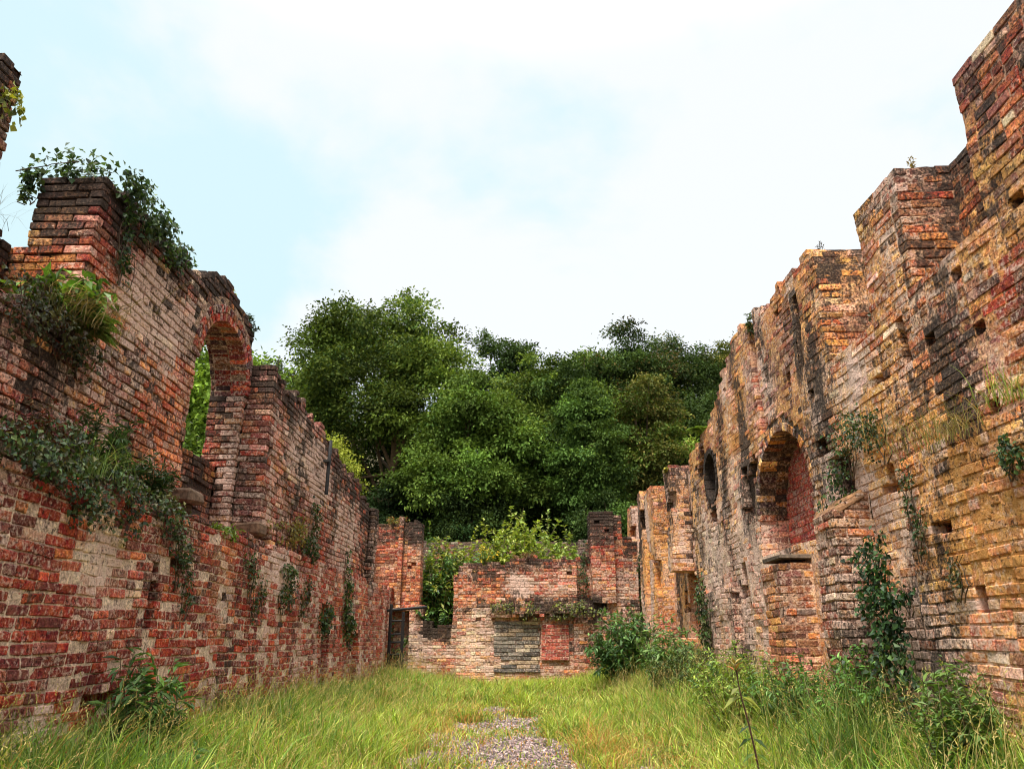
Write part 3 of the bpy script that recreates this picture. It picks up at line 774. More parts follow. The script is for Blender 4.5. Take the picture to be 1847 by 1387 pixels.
def tree(label, x, y, H, Rx, cb, pal, nleaf, nclump=46, leaf=.15, ry=None, seed=0, name='broadleaf_tree', trunk_r=.26, lean=0, group='trees on the wooded hillside', zoff=None, topw=1.0, bark=(92, 76, 58), gap=None):
    rs = np.random.default_rng(1000 + seed); nclump = int(nclump * 1.7)
    z0 = float(gz(x, y)) - .1 if zoff is None else zoff
    ry = ry or Rx * .85
    root = thing(name, label, 'tree', (x, y, z0), group)
    cz = (cb + H) / 2; rz = (H - cb) / 2 * .9
    d = unit(rs.normal(0, 1, (nclump, 3))); d[:, 1] -= .35; d = unit(d)
    rad = rs.uniform(.5, 1.0, nclump)[:, None]
    shp = d * rad
    tz = (shp[:, 2] + 1) / 2
    wid = np.where(tz > .5, 1 - (tz - .5) * .5 * topw, 1)
    cc = np.stack([shp[:, 0] * Rx * wid + lean * tz, shp[:, 1] * ry * wid, cz - z0 + shp[:, 2] * rz], 1)
    if gap:
        k = (cc[:, 0] > gap[0]) & (cc[:, 0] < gap[1]) & (cc[:, 2] > gap[2]) & (cc[:, 2] < gap[3]) & (cc[:, 1] < 1.2)
        cc = cc[~k]; nclump = len(cc)
    cr = rs.uniform(.12, .27, nclump) * (Rx * ry * min(rz, 1.6 * Rx)) ** (1 / 3)
    tone = .92 * np.exp(rs.normal(0, .34, nclump)); hue = rs.random(nclump)
    mb = MB()
    share = cr ** 2 / (cr ** 2).sum()
    for q in range(nclump):
        n = int(nleaf * 1.5 * share[q])
        nt = max(10, n // 24)                                   # sprays of leaves round twig tips
        tv = unit(rs.normal(0, 1, (nt, 3)) + np.array([0, -.15, .4])); tr = cr[q] * rs.uniform(.45, 1.3, nt) ** .8
        pick = rs.integers(0, nt, n); v = tv[pick]
        back = rs.random(n)[:, None] ** 1.5 * .55
        P = cc[q] + v * (tr[pick])[:, None] * (1 - back) * np.array([1.15, 1.1, .74]) + rs.normal(0, .14 + .05 * cr[q], (n, 3)) * np.array([1, 1, .6])
        Nn = unit(v * .6 + np.array([0, 0, .8]) + rs.normal(0, .45, (n, 3)))
        D = unit(v + rs.normal(0, .6, (n, 3)) - np.array([0, 0, .35]))
        L = leaf * .82 * rs.uniform(.7, 1.3, n)
        pl = lin(pal); k = np.clip((hue[q] * .6 + rs.random(n) * .4) * len(pl), 0, len(pl) - 1e-6).astype(int)
        col = pl[k] * tone[q] * np.exp(rs.normal(0, .16, (n, 1)))
        add_leaves(mb, P, D, Nn, L, L * .62, col)
    mb.build('crown', M_TREE, root)
    tb = MB(); bc = lin(bark)
    top = cc[:, :].mean(0); top[2] = (cz - z0) + rz * .55
    b0 = np.array([rs.normal(0, .5), rs.normal(0, .3), 0]) if not gap else np.array([1.1, -1.2, 0])
    pts = spline((0, 0, -.1), top, b0, 8); rad = np.linspace(trunk_r, trunk_r * .25, 8); rad[0] *= 1.3
    tb.tube(pts, rad, bc, 8)
    for q in rs.choice(nclump, min(14, nclump), replace=False):
        t = rs.uniform(.35, .8); s0 = pts[int(t * 7)]
        if cc[q][2] < s0[2]: s0 = pts[max(1, int(t * 7) - 2)]
        tb.tube(spline(s0, cc[q], (0, 0, rs.uniform(-.3, .5)), 5), np.linspace(trunk_r * .38, trunk_r * .08, 5), bc, 5)
    tb.build('trunk', M_BARK, root, True)
    return root

G_MID = [(80, 98, 40), (94, 112, 46), (106, 120, 52), (66, 86, 38)]
G_LIGHT = [(88, 116, 50), (100, 126, 56), (112, 134, 62), (76, 104, 46)]
G_DARK = [(54, 72, 36), (64, 82, 40), (74, 90, 44), (46, 62, 32)]
G_UNDER = [(38, 54, 30), (46, 62, 34), (54, 72, 38)]
G_OLIVE = [(92, 100, 46), (104, 106, 50), (82, 90, 44), (112, 104, 54)]
G_BLUE = [(70, 94, 42), (80, 104, 48), (92, 114, 52), (58, 80, 38)]
G_MAPLE = [(80, 104, 44), (92, 114, 48), (106, 124, 54), (68, 92, 40)]
tree('tall domed ash tree rising behind the left wall, highest of the wood', -6.6, 33, 17.6, 4.9, 5.2, G_MID + [(98, 110, 50)], 62000, 74, .19, seed=1, trunk_r=.26, bark=(112, 88, 64), gap=(-.4, 1.8, 2.2, 5.6))
tree('bushy light green maple in front of the tall ash', -2.0, 29.5, 12.4, 3.0, 3.2, G_MAPLE, 38000, 56, .17, seed=2, trunk_r=.24)
tree('dark rounded treetop poking up far behind the maple', -1.3, 46, 20.6, 4.2, 11, G_DARK, 22000, 40, .23, seed=3)
tree('deep green tree in the middle of the wood, behind the saplings', 2.5, 35, 15.4, 3.4, 5, G_MID + G_DARK, 38000, 56, .18, seed=4)
tree('dark tree with brownish top twigs, tallest on the right of the wood', 5.7, 38, 18.3, 3.2, 6, G_DARK + [(96, 84, 50)], 36000, 70, .18, seed=5, topw=1.3)
tree('dark pointed tree near the right wall, with sky behind its tip', 9.3, 39, 18.0, 3.5, 6, G_DARK + [(80, 80, 44)], 36000, 70, .18, seed=6, topw=1.3)
tree('olive tree right against the edge of the right wall', 12.6, 42, 19.0, 3.4, 8, G_OLIVE, 26000, 56, .19, seed=7)
tree('slender fresh green tree with layered boughs, in front of the deep green tree', 2.7, 28.5, 11.4, 1.8, 4.2, G_BLUE, 24000, 40, .15, seed=8, trunk_r=.16)
tree('olive brown tree with yellowing boughs, in front of the dark trees on the right', 5.2, 31, 12.4, 2.4, 3.8, G_OLIVE + G_MID, 28000, 46, .16, seed=9, trunk_r=.18)
tree('green tree half hidden behind the left wall, left of the tall ash', -11.4, 36, 14.9, 2.9, 6, G_MID + G_OLIVE, 24000, 42, .18, seed=10)
tree('grey green tree between the maple and the deep green tree', .2, 36, 15.4, 3.0, 5, G_MID + [(100, 108, 52)], 32000, 50, .18, seed=11)
tree('short dark tree under the deep green tree', .6, 31, 10.2, 2.6, 3.0, G_DARK + G_BLUE, 26000, 40, .16, seed=12, trunk_r=.16)
tree('dark understorey tree behind the gap in the end wall', -4.9, 30, 7.4, 2.6, 1.6, G_UNDER, 24000, 38, .16, seed=13, trunk_r=.15)
tree('dark understorey tree left of the low rear wall, under the ash', -8.3, 30, 7.6, 2.6, 1.8, G_UNDER, 20000, 38, .16, seed=14, trunk_r=.15)
tree('dark understorey tree behind the right end of the rear wall', 7.6, 31, 9.4, 2.8, 2.2, G_UNDER, 22000, 38, .16, seed=15, trunk_r=.15)
tree('dark holly like tree behind the top of the yellow green saplings', -1.8, 28, 6.9, 2.4, 1.2, G_DARK + [(54, 78, 44)], 20000, 36, .14, seed=16, trunk_r=.13)
tree('rounded dark green bush tree beside the right pillar of the end wall', 3.1, 27, 6.5, 1.8, 1.4, G_BLUE + G_DARK, 17000, 34, .13, seed=17, trunk_r=.12)
tree('dark tree deep in the wood between the olive brown tree and the right wall', 8.2, 35, 12.8, 3.0, 4, G_DARK, 24000, 44, .18, seed=18)
tree('dark tree deep behind the trunk of the tall ash', -6.5, 39, 13.0, 4.0, 3.2, G_UNDER, 24000, 44, .2, seed=24)
tree('far dark tree filling the skyline between the two dark peaks', 7.6, 46, 19.6, 3.8, 10, G_DARK + G_OLIVE, 24000, 48, .22, seed=22)
tree('far dark tree on the skyline left of the brownish twigs', 3.6, 46, 19.4, 4.0, 10, G_DARK + G_MID, 24000, 48, .22, seed=23)
tree('tree behind the left wall seen through the arched window', -7.4, 16, 8.2, 2.5, .6, [(110, 136, 52), (126, 150, 60), (92, 118, 48)], 38000, 70, .14, seed=19, trunk_r=.13, group='trees outside the walls')
tree('yellow green bushy tree just outside the far end of the left wall', -5.5, 20.5, 7.0, 1.15, 1.2, [(140, 148, 58), (156, 160, 70), (120, 132, 52)], 14000, 34, .09, seed=20, trunk_r=.1, group='trees outside the walls')
tree('dark bushy tree outside the right wall by the round opening', 6.6, 13, 4.6, 1.5, .4, G_DARK, 12000, 30, .10, seed=21, trunk_r=.1, group='trees outside the walls')

# ------------------------------------------------------------------ shrubs, ivy, ferns, tufts
def shrub(name, label, cat, pos, h, rad, nst, L, Wd, pal, per=26, droop=.3, stemcol=(96, 84, 56), stem_r=.006, group=None, tips=None, spread=1.0, branch=3, toward=(0, 0), lvar=.2):
    root = thing(name, label, cat, pos, group)
    sb = MB(); lb = MB(); sc = lin(stemcol)
    for q in range(nst):
        a = rng.uniform(0, 2 * math.pi); rr = rad * math.sqrt(rng.random())
        hh = h * rng.uniform(.6, 1.0) * (1 - .35 * (rr / rad) ** 2)
        base = np.array([math.cos(a), math.sin(a), 0]) * rr * .35 * spread
        tip = np.array([math.cos(a) * rr + toward[0] * hh, math.sin(a) * rr + toward[1] * hh, hh])
        pts = spline(base, tip, (rng.normal(0, .08) * h, rng.normal(0, .08) * h, .06 * h), 6)
        sb.tube(pts, np.linspace(stem_r, stem_r * .35, 6), sc, 4)
        paths = [(pts, .18)]
        for b in range(branch):
            t = rng.uniform(.25, .85); s0 = pts[int(t * 5)]
            e = s0 + rdir(1, .7)[0] * hh * rng.uniform(.15, .34)
            bp = spline(s0, e, (0, 0, -.02 * h), 4); sb.tube(bp, np.linspace(stem_r * .5, stem_r * .25, 4), sc, 3); paths.append((bp, .1))
        for pt, t0 in paths:
            n = max(4, int(per * (1 if pt is pts else .45)))
            t = rng.uniform(t0, 1, n) * (len(pt) - 1); i0 = np.minimum(t.astype(int), len(pt) - 2); f = (t - i0)[:, None]
            P = pt[i0] * (1 - f) + pt[i0 + 1] * f; ax = unit(pt[i0 + 1] - pt[i0])
            D = unit(np.cross(ax, rdir(n)) + ax * .45 + np.array([0, 0, -droop]) * rng.random((n, 1)) * 1.6)
            Nn = unit(rdir(n) * .45 + np.array([0, 0, 1.0]))
            LL = L * rng.uniform(1 - lvar * 2, 1 + lvar, n)
            c = cols(pal, n)
            if tips is not None:
                k = t > (len(pt) - 1) * .86; c[k] = cols(tips, k.sum())
            add_leaves(lb, P, D, Nn, LL, LL * Wd / L, c)
    sb.build('stem', M_BARK, root); lb.build('foliage', M_LEAF, root)
    return root

def ivy(label, mapf, nrm, blobs, w, thick, dens, L, pal, name='ivy', group='ivy growing on the walls', hang=.7, cat='ivy', ratio=.85):
    """leaf mats on a wall face: blobs (u,v,ru,rv); nrm = world direction out of the wall"""
    mb = MB(); nrm = np.asarray(nrm, float)
    for (u, v, ru, rv) in blobs:
        n = int(dens * math.pi * ru * rv)
        th = rng.uniform(0, 2 * math.pi, n); rr = np.sqrt(rng.random(n)) * (1 + .22 * rng.normal(0, 1, n))
        uu = u + ru * rr * np.cos(th); vv = v + rv * rr * np.sin(th)
        nz = fbm(uu, vv, 0, 5.0 / max(.3, min(1, ru * 2)), 700 + int(u * 10), 2)
        k = nz > .36 + .12 * rr; uu, vv, rr, nz = uu[k], vv[k], rr[k], nz[k]
        ww = w - thick * rng.random(len(uu)) * np.clip(1.15 - rr * .7, .15, 1) * (.4 + nz)
        P = mapf(np.stack([uu, ww, vv], 1)); n = len(P)
        D = unit(rdir(n) * .7 + np.array([0, 0, -hang]) + nrm * .25)
        Nn = unit(nrm * .8 + np.array([0, 0, .55]) + rng.normal(0, .35, (n, 3)))
        LL = L * rng.uniform(.6, 1.3, n)
        add_leaves(mb, P, D, Nn, LL, LL * ratio, cols(pal, n) * (.7 + .6 * nz)[:, None])
        for q in range(3):
            tt = np.linspace(0, 1, 7); wob = np.cumsum(rng.normal(0, .03, 7))
            uu = u + ru * rng.uniform(-.6, .6) + wob; vv = v - rv * 1.15 + tt * rv * 1.9
            mb.tube(mapf(np.stack([uu, np.full(7, w - .012), vv], 1)), np.linspace(.006, .003, 7), lin((92, 72, 52)), 4)
    V = np.concatenate(mb.V); loc = V.mean(0)
    o = mb.build(name, M_LEAF, None, loc=loc); o.location = loc
    return tag(o, label, cat, group)

def blades(P, h, lean, wd, col, seg=4, droop=.5):
    """grass blades: base P, height h, lean (n,2) horizontal offset at the tip"""
    n = len(P); t = np.linspace(0, 1, seg)
    a = rng.uniform(0, math.pi, n); sd = np.stack([np.cos(a), np.sin(a), np.zeros(n)], 1)
    V = np.zeros((n, 2 * (seg - 1) + 1, 3))
    for q, tt in enumerate(t):
        c = P.copy(); c[:, :2] += lean * (tt ** 2)[..., None] if np.ndim(tt) else lean * tt ** 2
        ln = np.linalg.norm(lean, axis=1)
        c[:, 2] += h * tt - droop * ln * tt ** 3 * .6
        if q == seg - 1: V[:, -1] = c
        else:
            ww = (wd * (1 - tt * .55))[:, None] * .5
            V[:, 2 * q] = c - sd * ww; V[:, 2 * q + 1] = c + sd * ww
    m = V.shape[1]; o = (np.arange(n) * m)[:, None]
    Q = np.concatenate([np.array([[2 * q, 2 * q + 1, 2 * q + 3, 2 * q + 2]]) + o for q in range(seg - 2)])
    T = np.array([[m - 3, m - 2, m - 1]]) + o
    g = np.linspace(.95, 1.1, m)[None, :, None]
    return V.reshape(-1, 3), Q, T, (col[:, None, :] * g).reshape(-1, 3)

def tuft(name, label, cat, pos, n, h, spread, pal, group=None, wd=.006, lean=.7, bias=(0, 0)):
    pos = np.asarray(pos, float)
    P = np.zeros((n, 3)); P[:, :2] = rng.normal(0, spread * .4, (n, 2))
    hh = h * rng.uniform(.45, 1.05, n)
    ln = rng.normal(0, 1, (n, 2)) * hh[:, None] * lean * .6 + np.asarray(bias) * hh[:, None]
    V, Q, T, A = blades(P, hh, ln, np.full(n, wd), cols(pal, n, .2))
    mb = MB(); mb.add(V, Q, T, A); o = mb.build(name, M_GRASS); o.location = pos
    return tag(o, label, cat, group)

def fern(name, label, pos, n, L, pal, out=(1, 0), group=None, width=.28, upness=.8):
    root = thing(name, label, 'fern', pos, group); lb = MB(); sb = MB()
    for q in range(n):
        a = math.atan2(out[1], out[0]) + rng.normal(0, .9); l = L * rng.uniform(.6, 1.05)
        e = np.array([math.cos(a), math.sin(a), 0])
        t = np.linspace(0, 1, 9); pts = e[None] * (l * (t * .75 + t ** 2 * .2))[:, None]; pts[:, 2] = l * (upness * t * 1.2 - 1.05 * t ** 2 * rng.uniform(.6, 1.1))
        sb.tube(pts, np.linspace(.004, .0015, 9), lin((104, 110, 52)), 3)
        m = 26; tt = np.linspace(.1, .99, m) * 8; i0 = np.minimum(tt.astype(int), 7); f = (tt - i0)[:, None]
        P = pts[i0] * (1 - f) + pts[i0 + 1] * f; ax = unit(pts[i0 + 1] - pts[i0])
        for s in (-1, 1):
            sd = unit(np.cross(ax, np.array([0, 0, 1.0]))) * s
            D = unit(sd + ax * .45); LL = l * width * np.sin(np.clip(tt / 8, .04, 1) * math.pi * .92 + .15) ** .8 * rng.uniform(.85, 1.1, m)
            add_leaves(lb, P, D, np.tile([0, 0, 1.0], (m, 1)) + rng.normal(0, .15, (m, 3)), np.maximum(LL, .01), np.maximum(LL * .28, .008), cols(pal, m, .12))
    sb.build('stem', M_BARK, root); lb.build('frond', M_LEAF, root)
    return root

IVY = [(46, 66, 34), (58, 80, 40), (70, 92, 46), (40, 54, 32), (84, 98, 50)]
IVYB = [(62, 66, 38), (78, 80, 44), (92, 88, 48), (56, 58, 36)]
nL = (1, 0, .1); nR = (-1, 0, .1)
def L_(u, w, v): return (-3.2 - w, u, v)
def R_(u, w, v): return (2.864 + w, u, v)

# --- left wall plants
ivy('long dark ivy mat hanging over the ledge at the near end of the left wall', mapL, nL, [(5.0, 2.36, .55, .18), (5.7, 2.32, .6, .2), (6.4, 2.33, .45, .16), (5.4, 2.14, .4, .18), (5.05, 2.5, .3, .2), (4.6, 2.42, .4, .16), (6.0, 2.14, .15, .18), (6.7, 2.25, .2, .14)], .1, .34, 2700, .04, IVY + IVYB + [(60, 48, 34)])
ivy('thick ivy cap trailing from the top of the tall left pier', mapL, nL, [(6.1, 5.16, .5, .16), (6.55, 5.1, .4, .2), (6.9, 5.06, .24, .14), (6.35, 4.98, .2, .16), (5.85, 5.24, .3, .1)], .45, .26, 1900, .06, IVY)
def mapTop(P): return np.stack([-4.0 - P[:, 1] * .1 + (P[:, 2] - 5.25) * 0 + rng.normal(0, .14, len(P)), P[:, 0] - 5.0 + 5.6, P[:, 2]], 1)
ivy('ivy fringe along the near top edge of the tall left pier', mapTop, (0, -.6, .6), [(5.05, 5.25, .22, .12), (5.25, 5.27, .3, .1)], .2, .2, 2600, .06, IVY)
def mapPF(P): return np.stack([P[:, 0], 5.6 + P[:, 1], P[:, 2]], 1)
ivy('small ivy bunch on the outer top corner of the tall left pier', mapPF, (-.3, -.9, .2), [(-4.32, 5.12, .09, .12), (-4.32, 4.95, .06, .1)], .0, .1, 4200, .055, IVY)
ivy('thin ivy trail down the face of the tall left pier', mapL, nL, [(6.0, 4.72, .08, .3), (6.08, 4.5, .07, .2), (5.98, 4.9, .12, .14)], .46, .07, 1700, .045, IVY)
ivy('round dark ivy patch on the red brick below the arched window', mapL, nL, [(7.1, 1.86, .2, .18), (7.0, 2.05, .26, .12), (7.25, 1.62, .1, .2), (6.85, 2.2, .16, .1)], 0, .11, 1700, .04, IVY + IVYB)
ivy('paired grey green ivy patch right of the round dark patch', mapL, nL, [(9.0, 1.92, .14, .26), (9.4, 1.78, .2, .16), (8.8, 2.1, .22, .1), (9.15, 1.6, .1, .16)], 0, .08, 1200, .042, IVYB + IVY)
ivy('dark glossy ivy bunch, third along the red lower wall', mapL, nL, [(10.2, 1.74, .24, .18), (10.55, 1.9, .16, .28), (10.3, 2.1, .3, .1)], 0, .12, 1200, .05, IVY + IVYB)
ivy('small dull ivy patch, farthest along the red lower wall', mapL, nL, [(11.3, 1.8, .2, .12), (11.45, 1.98, .12, .2), (11.2, 1.62, .1, .14)], 0, .07, 1100, .045, IVYB)
ivy('dark ivy clump over the top of the low doorway in the left wall', mapL, nL, [(12.5, 1.58, .36, .2), (12.45, 1.38, .2, .16)], 0, .16, 1500, .055, IVY)
ivy('tall ivy strip climbing between the doorway and the far corner', mapL, nL, [(14.0, 1.95, .2, .5), (14.3, 1.4, .4, .3), (13.8, 2.5, .14, .3)], 0, .14, 1000, .06, IVY + [(104, 112, 52)])
ivy('yellow green moss and trailing stems hanging below the pilaster foot', mapL, nL, [(10.5, 2.62, .7, .2), (11.1, 2.75, .4, .25)], .12, .1, 1100, .045, [(128, 116, 52), (142, 126, 58), (104, 96, 46)], 'creeper', 'plants hanging on the walls', cat='creeper')
ivy('dark hanging plant under the pipe on the left wall', mapL, nL, [(11.6, 2.5, .32, .3), (11.75, 2.95, .22, .35)], .1, .16, 1300, .055, IVY + IVYB, 'creeper', 'plants hanging on the walls', cat='creeper')
ivy('faint brown creeper on the wall above the near ledge', mapL, nL, [(6.6, 2.62, .3, .16), (7.3, 2.4, .4, .14), (8.7, 2.36, .4, .1)], .3, .3, 500, .04, IVYB, 'creeper', 'plants hanging on the walls', cat='creeper')
shrub('willowherb', 'dark red leaved willowherb clump with pink flowers at the left edge', 'wild plant', L_(5.05, .30, 2.38), .55, .38, 34, .05, .016, [(92, 48, 40), (112, 56, 44), (78, 62, 38), (70, 74, 40)], 26, .2, tips=[(150, 84, 96), (120, 58, 48)], group='shrubs growing on the left wall ledge')
shrub('buddleia', 'dark narrow leaved shrub standing on the ledge of the left wall', 'shrub', L_(5.85, .3, 2.36), .82, .3, 22, .09, .02, [(52, 74, 40), (62, 86, 44), (74, 96, 50)], 34, .2, group='shrubs growing on the left wall ledge')
shrub('buddleia', 'smaller dark shrub on the ledge nearest the arched window', 'shrub', L_(6.8, .28, 2.36), .62, .28, 18, .08, .02, [(44, 64, 36), (54, 76, 40), (64, 86, 46)], 30, .3, group='shrubs growing on the left wall ledge')
tuft('grass_tuft', 'arching pale grass tuft hanging off the ledge beside the dark shrub', 'grass tuft', L_(5.6, .12, 2.4), 130, .42, .3, [(112, 132, 70), (136, 150, 88), (88, 112, 56)], 'grass tufts on the walls', lean=1.2, bias=(.5, 0))
shrub('leafy_plant', 'small yellow green leafy plant on the ledge below the arched window', 'wild plant', L_(8.15, .08, 2.2), .28, .2, 14, .07, .035, [(122, 138, 52), (100, 124, 50)], 16, .5, group='plants hanging on the walls', toward=(.3, 0))
shrub('leafy_plant', 'bright green broad leaved plant spilling out of the broken gap at the left edge', 'wild plant', L_(5.45, .62, 3.6), .5, .42, 26, .15, .06, [(92, 128, 44), (110, 144, 52), (70, 100, 40), (56, 78, 36)], 14, .6, group='plants hanging on the walls', toward=(.5, .1))
ivy('dark straggling creeper hanging from the broken gap at the left edge', mapL, nL, [(5.2, 3.5, .5, .22), (5.6, 3.42, .3, .16), (4.9, 3.6, .3, .2)], .45, .22, 1700, .04, IVYB + [(60, 48, 34)], 'creeper', 'plants hanging on the walls', cat='creeper')
fern('fern', 'smaller green fern at the foot of the tall left pier', L_(5.6, .5, 3.6), 18, .46, [(82, 112, 44), (104, 124, 52)], (.7, .3))
tuft('grass_tuft', 'dry brown grass hanging below the ferns in the gap', 'grass tuft', L_(5.35, .45, 3.6), 300, .42, .6, [(120, 100, 62), (96, 84, 50), (140, 122, 80)], 'grass tufts on the walls', lean=1.4, bias=(.6, 0), wd=.005)
ivy('yellow green leaf bunch on the face of the nearest pier at the top left', mapL, nL, [(4.3, 4.85, .14, .14)], .46, .12, 2200, .05, [(150, 150, 50), (130, 136, 48), (96, 104, 44)])
shrub('wall_top_plant', 'yellowing sprig on the wall top above the arched window', 'wild plant', L_(8.75, .7, 5.32), .36, .18, 9, .07, .022, [(150, 140, 60), (120, 124, 56), (88, 104, 50)], 14, .3, group='plants growing on the wall tops')
shrub('wall_top_plant', 'dark upright sprig on the wall top right of the arched window', 'wild plant', L_(9.3, .55, 5.1), .46, .12, 8, .06, .025, [(48, 62, 36), (58, 72, 40)], 20, .2, group='plants growing on the wall tops')
shrub('wall_top_plant', 'thin leafy stems where the left wall steps down', 'wild plant', L_(9.8, .3, 4.62), .4, .2, 9, .06, .025, [(54, 72, 40), (66, 80, 44)], 12, .2, group='plants growing on the wall tops')
tuft('grass_tuft', 'wispy stems against the sky below the nearest pier', 'grass tuft', L_(5.3, 1.25, 4.5), 44, .42, .22, [(96, 92, 70), (76, 74, 54)], 'grass tufts on the walls', wd=.004, lean=.8)
shrub('buddleia', 'leafy green shrub with fern like leaves against the foot of the left wall', 'shrub', (-2.85, 6.1, .28), .95, .4, 20, .14, .035, [(58, 86, 40), (74, 104, 46), (88, 118, 54)], 22, .5, group='shrubs along the foot of the walls')
fern('fern', 'dark fern under the shrub at the foot of the left wall', (-2.7, 6.0, .3), 14, .55, [(62, 90, 44), (80, 108, 50)], (.8, -.5))
ivy('green creeper over the dark recess in the far left corner', mapB, (0, -1, .1), [(-3.3, 1.3, .2, .55), (-3.3, .8, .3, .3), (-2.95, .7, .2, .25)], .1, .2, 1200, .06, IVY + [(96, 108, 50)])

# --- right wall plants
ivy('bushy dark wall shrub high between the niche and the near buttress', mapR, nR, [(6.25, 3.0, .26, .2), (6.2, 2.82, .16, .18), (6.5, 3.08, .12, .2), (6.75, 3.0, .1, .2), (6.75, 2.8, .12, .16)], .2, .22, 2600, .035, IVY + IVYB)
ivy('ivy round the dark hollow above the second buttress', mapR, nR, [(7.0, 2.62, .12, .28), (6.8, 2.35, .16, .16), (7.35, 2.45, .1, .16)], .2, .16, 2400, .045, IVY)
ivy('thin dark ivy strip right of the white brick patch', mapR, nR, [(5.62, 2.3, .1, .24), (5.55, 2.0, .07, .2)], .1, .07, 3000, .03, IVYB + IVY)
ivy('ivy bunch at the right edge above the yellow bricks', mapR, nR, [(4.38, 2.28, .09, .13)], .1, .1, 4000, .035, IVY)
ivy('narrow brown ivy streak low on the near right wall', mapR, nR, [(5.2, 1.65, .06, .16)], .1, .07, 4200, .028, IVYB)
ivy('big glossy ivy column beside the brown buttress on the right wall', mapR, nR, [(6.3, 1.85, .22, .2), (6.3, 1.5, .2, .3), (6.15, 1.2, .18, .3), (6.0, 1.55, .14, .14)], .12, .26, 2900, .05, [(42, 66, 34), (54, 80, 40), (66, 94, 46), (36, 52, 30)])
ivy('ivy mound at the foot of the glossy ivy column', mapR, nR, [(6.6, 1.05, .26, .2), (5.9, .95, .26, .3)], .0, .3, 1900, .05, IVY + [(84, 112, 48)])
ivy('vertical ivy strip beside the dark hole at the middle of the right wall', mapR, nR, [(12.6, 1.75, .3, .45), (12.3, 1.3, .3, .4)], .12, .14, 1300, .055, IVY + IVYB)
ivy('deep green ivy strip filling the far right corner', mapR, nR, [(18.9, 2.7, .5, .8), (18.8, 2.0, .5, .6)], .25, .2, 900, .07, IVY)
ivy('yellow green moss tuft on top of the nearest stepped pier on the right', mapR, nR, [(14.4, 4.36, .13, .08)], .06, .1, 7000, .05, [(146, 132, 48), (112, 110, 46)], 'moss', None, cat='moss')
ivy('dark moss and creeper under the second pier recess', mapR, nR, [(6.5, 4.1, .4, .3), (6.4, 4.5, .2, .3)], .66, .1, 800, .04, IVYB, 'creeper', 'plants hanging on the walls', cat='creeper')
tuft('grass_tuft', 'dry straw grass growing from the near ledge of the right wall', 'grass tuft', R_(4.95, .15, 2.5), 300, .36, .5, [(150, 124, 76), (132, 116, 62), (110, 110, 56)], 'grass tufts on the walls', lean=.9, bias=(-.2, 0), wd=.005)
tuft('grass_tuft', 'green grass blades on the near ledge at the right edge', 'grass tuft', R_(4.35, .15, 2.62), 70, .3, .22, [(140, 144, 56), (112, 126, 50)], 'grass tufts on the walls', lean=.9, wd=.006)
shrub('wall_top_plant', 'dark dead flower spike on top of the third right pier', 'wild plant', R_(7.3, .45, 5.14), .34, .06, 3, .03, .012, [(40, 44, 36), (58, 58, 44)], 26, .1, group='plants growing on the wall tops', branch=1)
shrub('wall_top_plant', 'thin yellow sprig on top of the second right pier', 'wild plant', R_(5.35, .45, 4.9), .3, .06, 3, .03, .012, [(150, 124, 56), (110, 96, 50)], 16, .2, group='plants growing on the wall tops', branch=1)
shrub('wall_top_plant', 'small leafy sprig at the left end of the third right pier', 'wild plant', R_(9.25, .35, 5.1), .4, .16, 7, .06, .025, [(62, 78, 42), (78, 92, 48)], 12, .3, group='plants growing on the wall tops')
fern('fern', 'light green fern on the sloping broken edge of the right wall', R_(12.3, .28, 4.55), 12, .34, [(120, 146, 52), (100, 128, 50)], (-.8, .3))

# --- back wall plants
shrub('buddleia', 'dense green bush filling the gap in the end wall', 'shrub', (-2.0, 20.4, .3), 3.7, .85, 170, .14, .07, [(66, 98, 44), (78, 112, 50), (52, 80, 40), (94, 124, 54)], 60, .3, tips=[(140, 142, 58), (112, 132, 56)], stem_r=.012, branch=5, group='bushes behind the end wall')
shrub('sapling', 'pointed yellow green sapling, tallest behind the end wall', 'tree', (-.28, 21.2, .3), 5.2, .66, 44, .14, .075, [(138, 156, 62), (128, 146, 56), (164, 168, 76)], 110, .2, stem_r=.018, branch=7, group='bushes behind the end wall', spread=.5)
shrub('sapling', 'broad yellow green sapling right of the pointed one', 'tree', (.8, 21.2, .3), 4.4, 1.0, 64, .14, .075, [(128, 150, 62), (118, 140, 56), (152, 160, 74)], 100, .2, stem_r=.016, branch=7, group='bushes behind the end wall')
shrub('sapling', 'small yellowish sapling left of the pointed one', 'tree', (-1.0, 21.6, .3), 4.7, .55, 30, .14, .075, [(146, 154, 56), (132, 142, 54)], 90, .2, stem_r=.014, branch=6, group='bushes behind the end wall', spread=.5)
shrub('ragwort', 'yellow flowering weed on top of the end wall', 'wild plant', (-.85, 19.3, 2.98), .55, .3, 14, .08, .03, [(110, 132, 52), (92, 116, 48)], 16, .3, tips=[(216, 182, 40), (200, 170, 48)], group='plants growing on the end wall')
shrub('dead_plant', 'reddish brown dry plant on the middle of the end wall top', 'wild plant', (.1, 19.2, 3.08), .26, .42, 20, .07, .02, [(140, 92, 70), (120, 84, 60), (104, 92, 54)], 12, .5, group='plants growing on the end wall')
shrub('dead_plant', 'red brown dry plant on the left end of the end wall', 'wild plant', (-3.2, 19.3, 3.98), .3, .4, 14, .07, .025, [(146, 80, 52), (150, 140, 60), (110, 110, 50)], 12, .4, group='plants growing on the end wall')
ivy('straggly weeds and moss along the ledge of the end wall', mapB, (0, -1, .3), [(-.4, 1.95, .35, .14), (.2, 1.85, .3, .2), (.75, 1.93, .5, .12), (1.4, 1.9, .6, .2), (1.0, 1.72, .3, .1)], -.1, .28, 1100, .055, IVYB + [(104, 112, 50), (132, 130, 58)], 'creeper', 'plants hanging on the walls', cat='creeper')
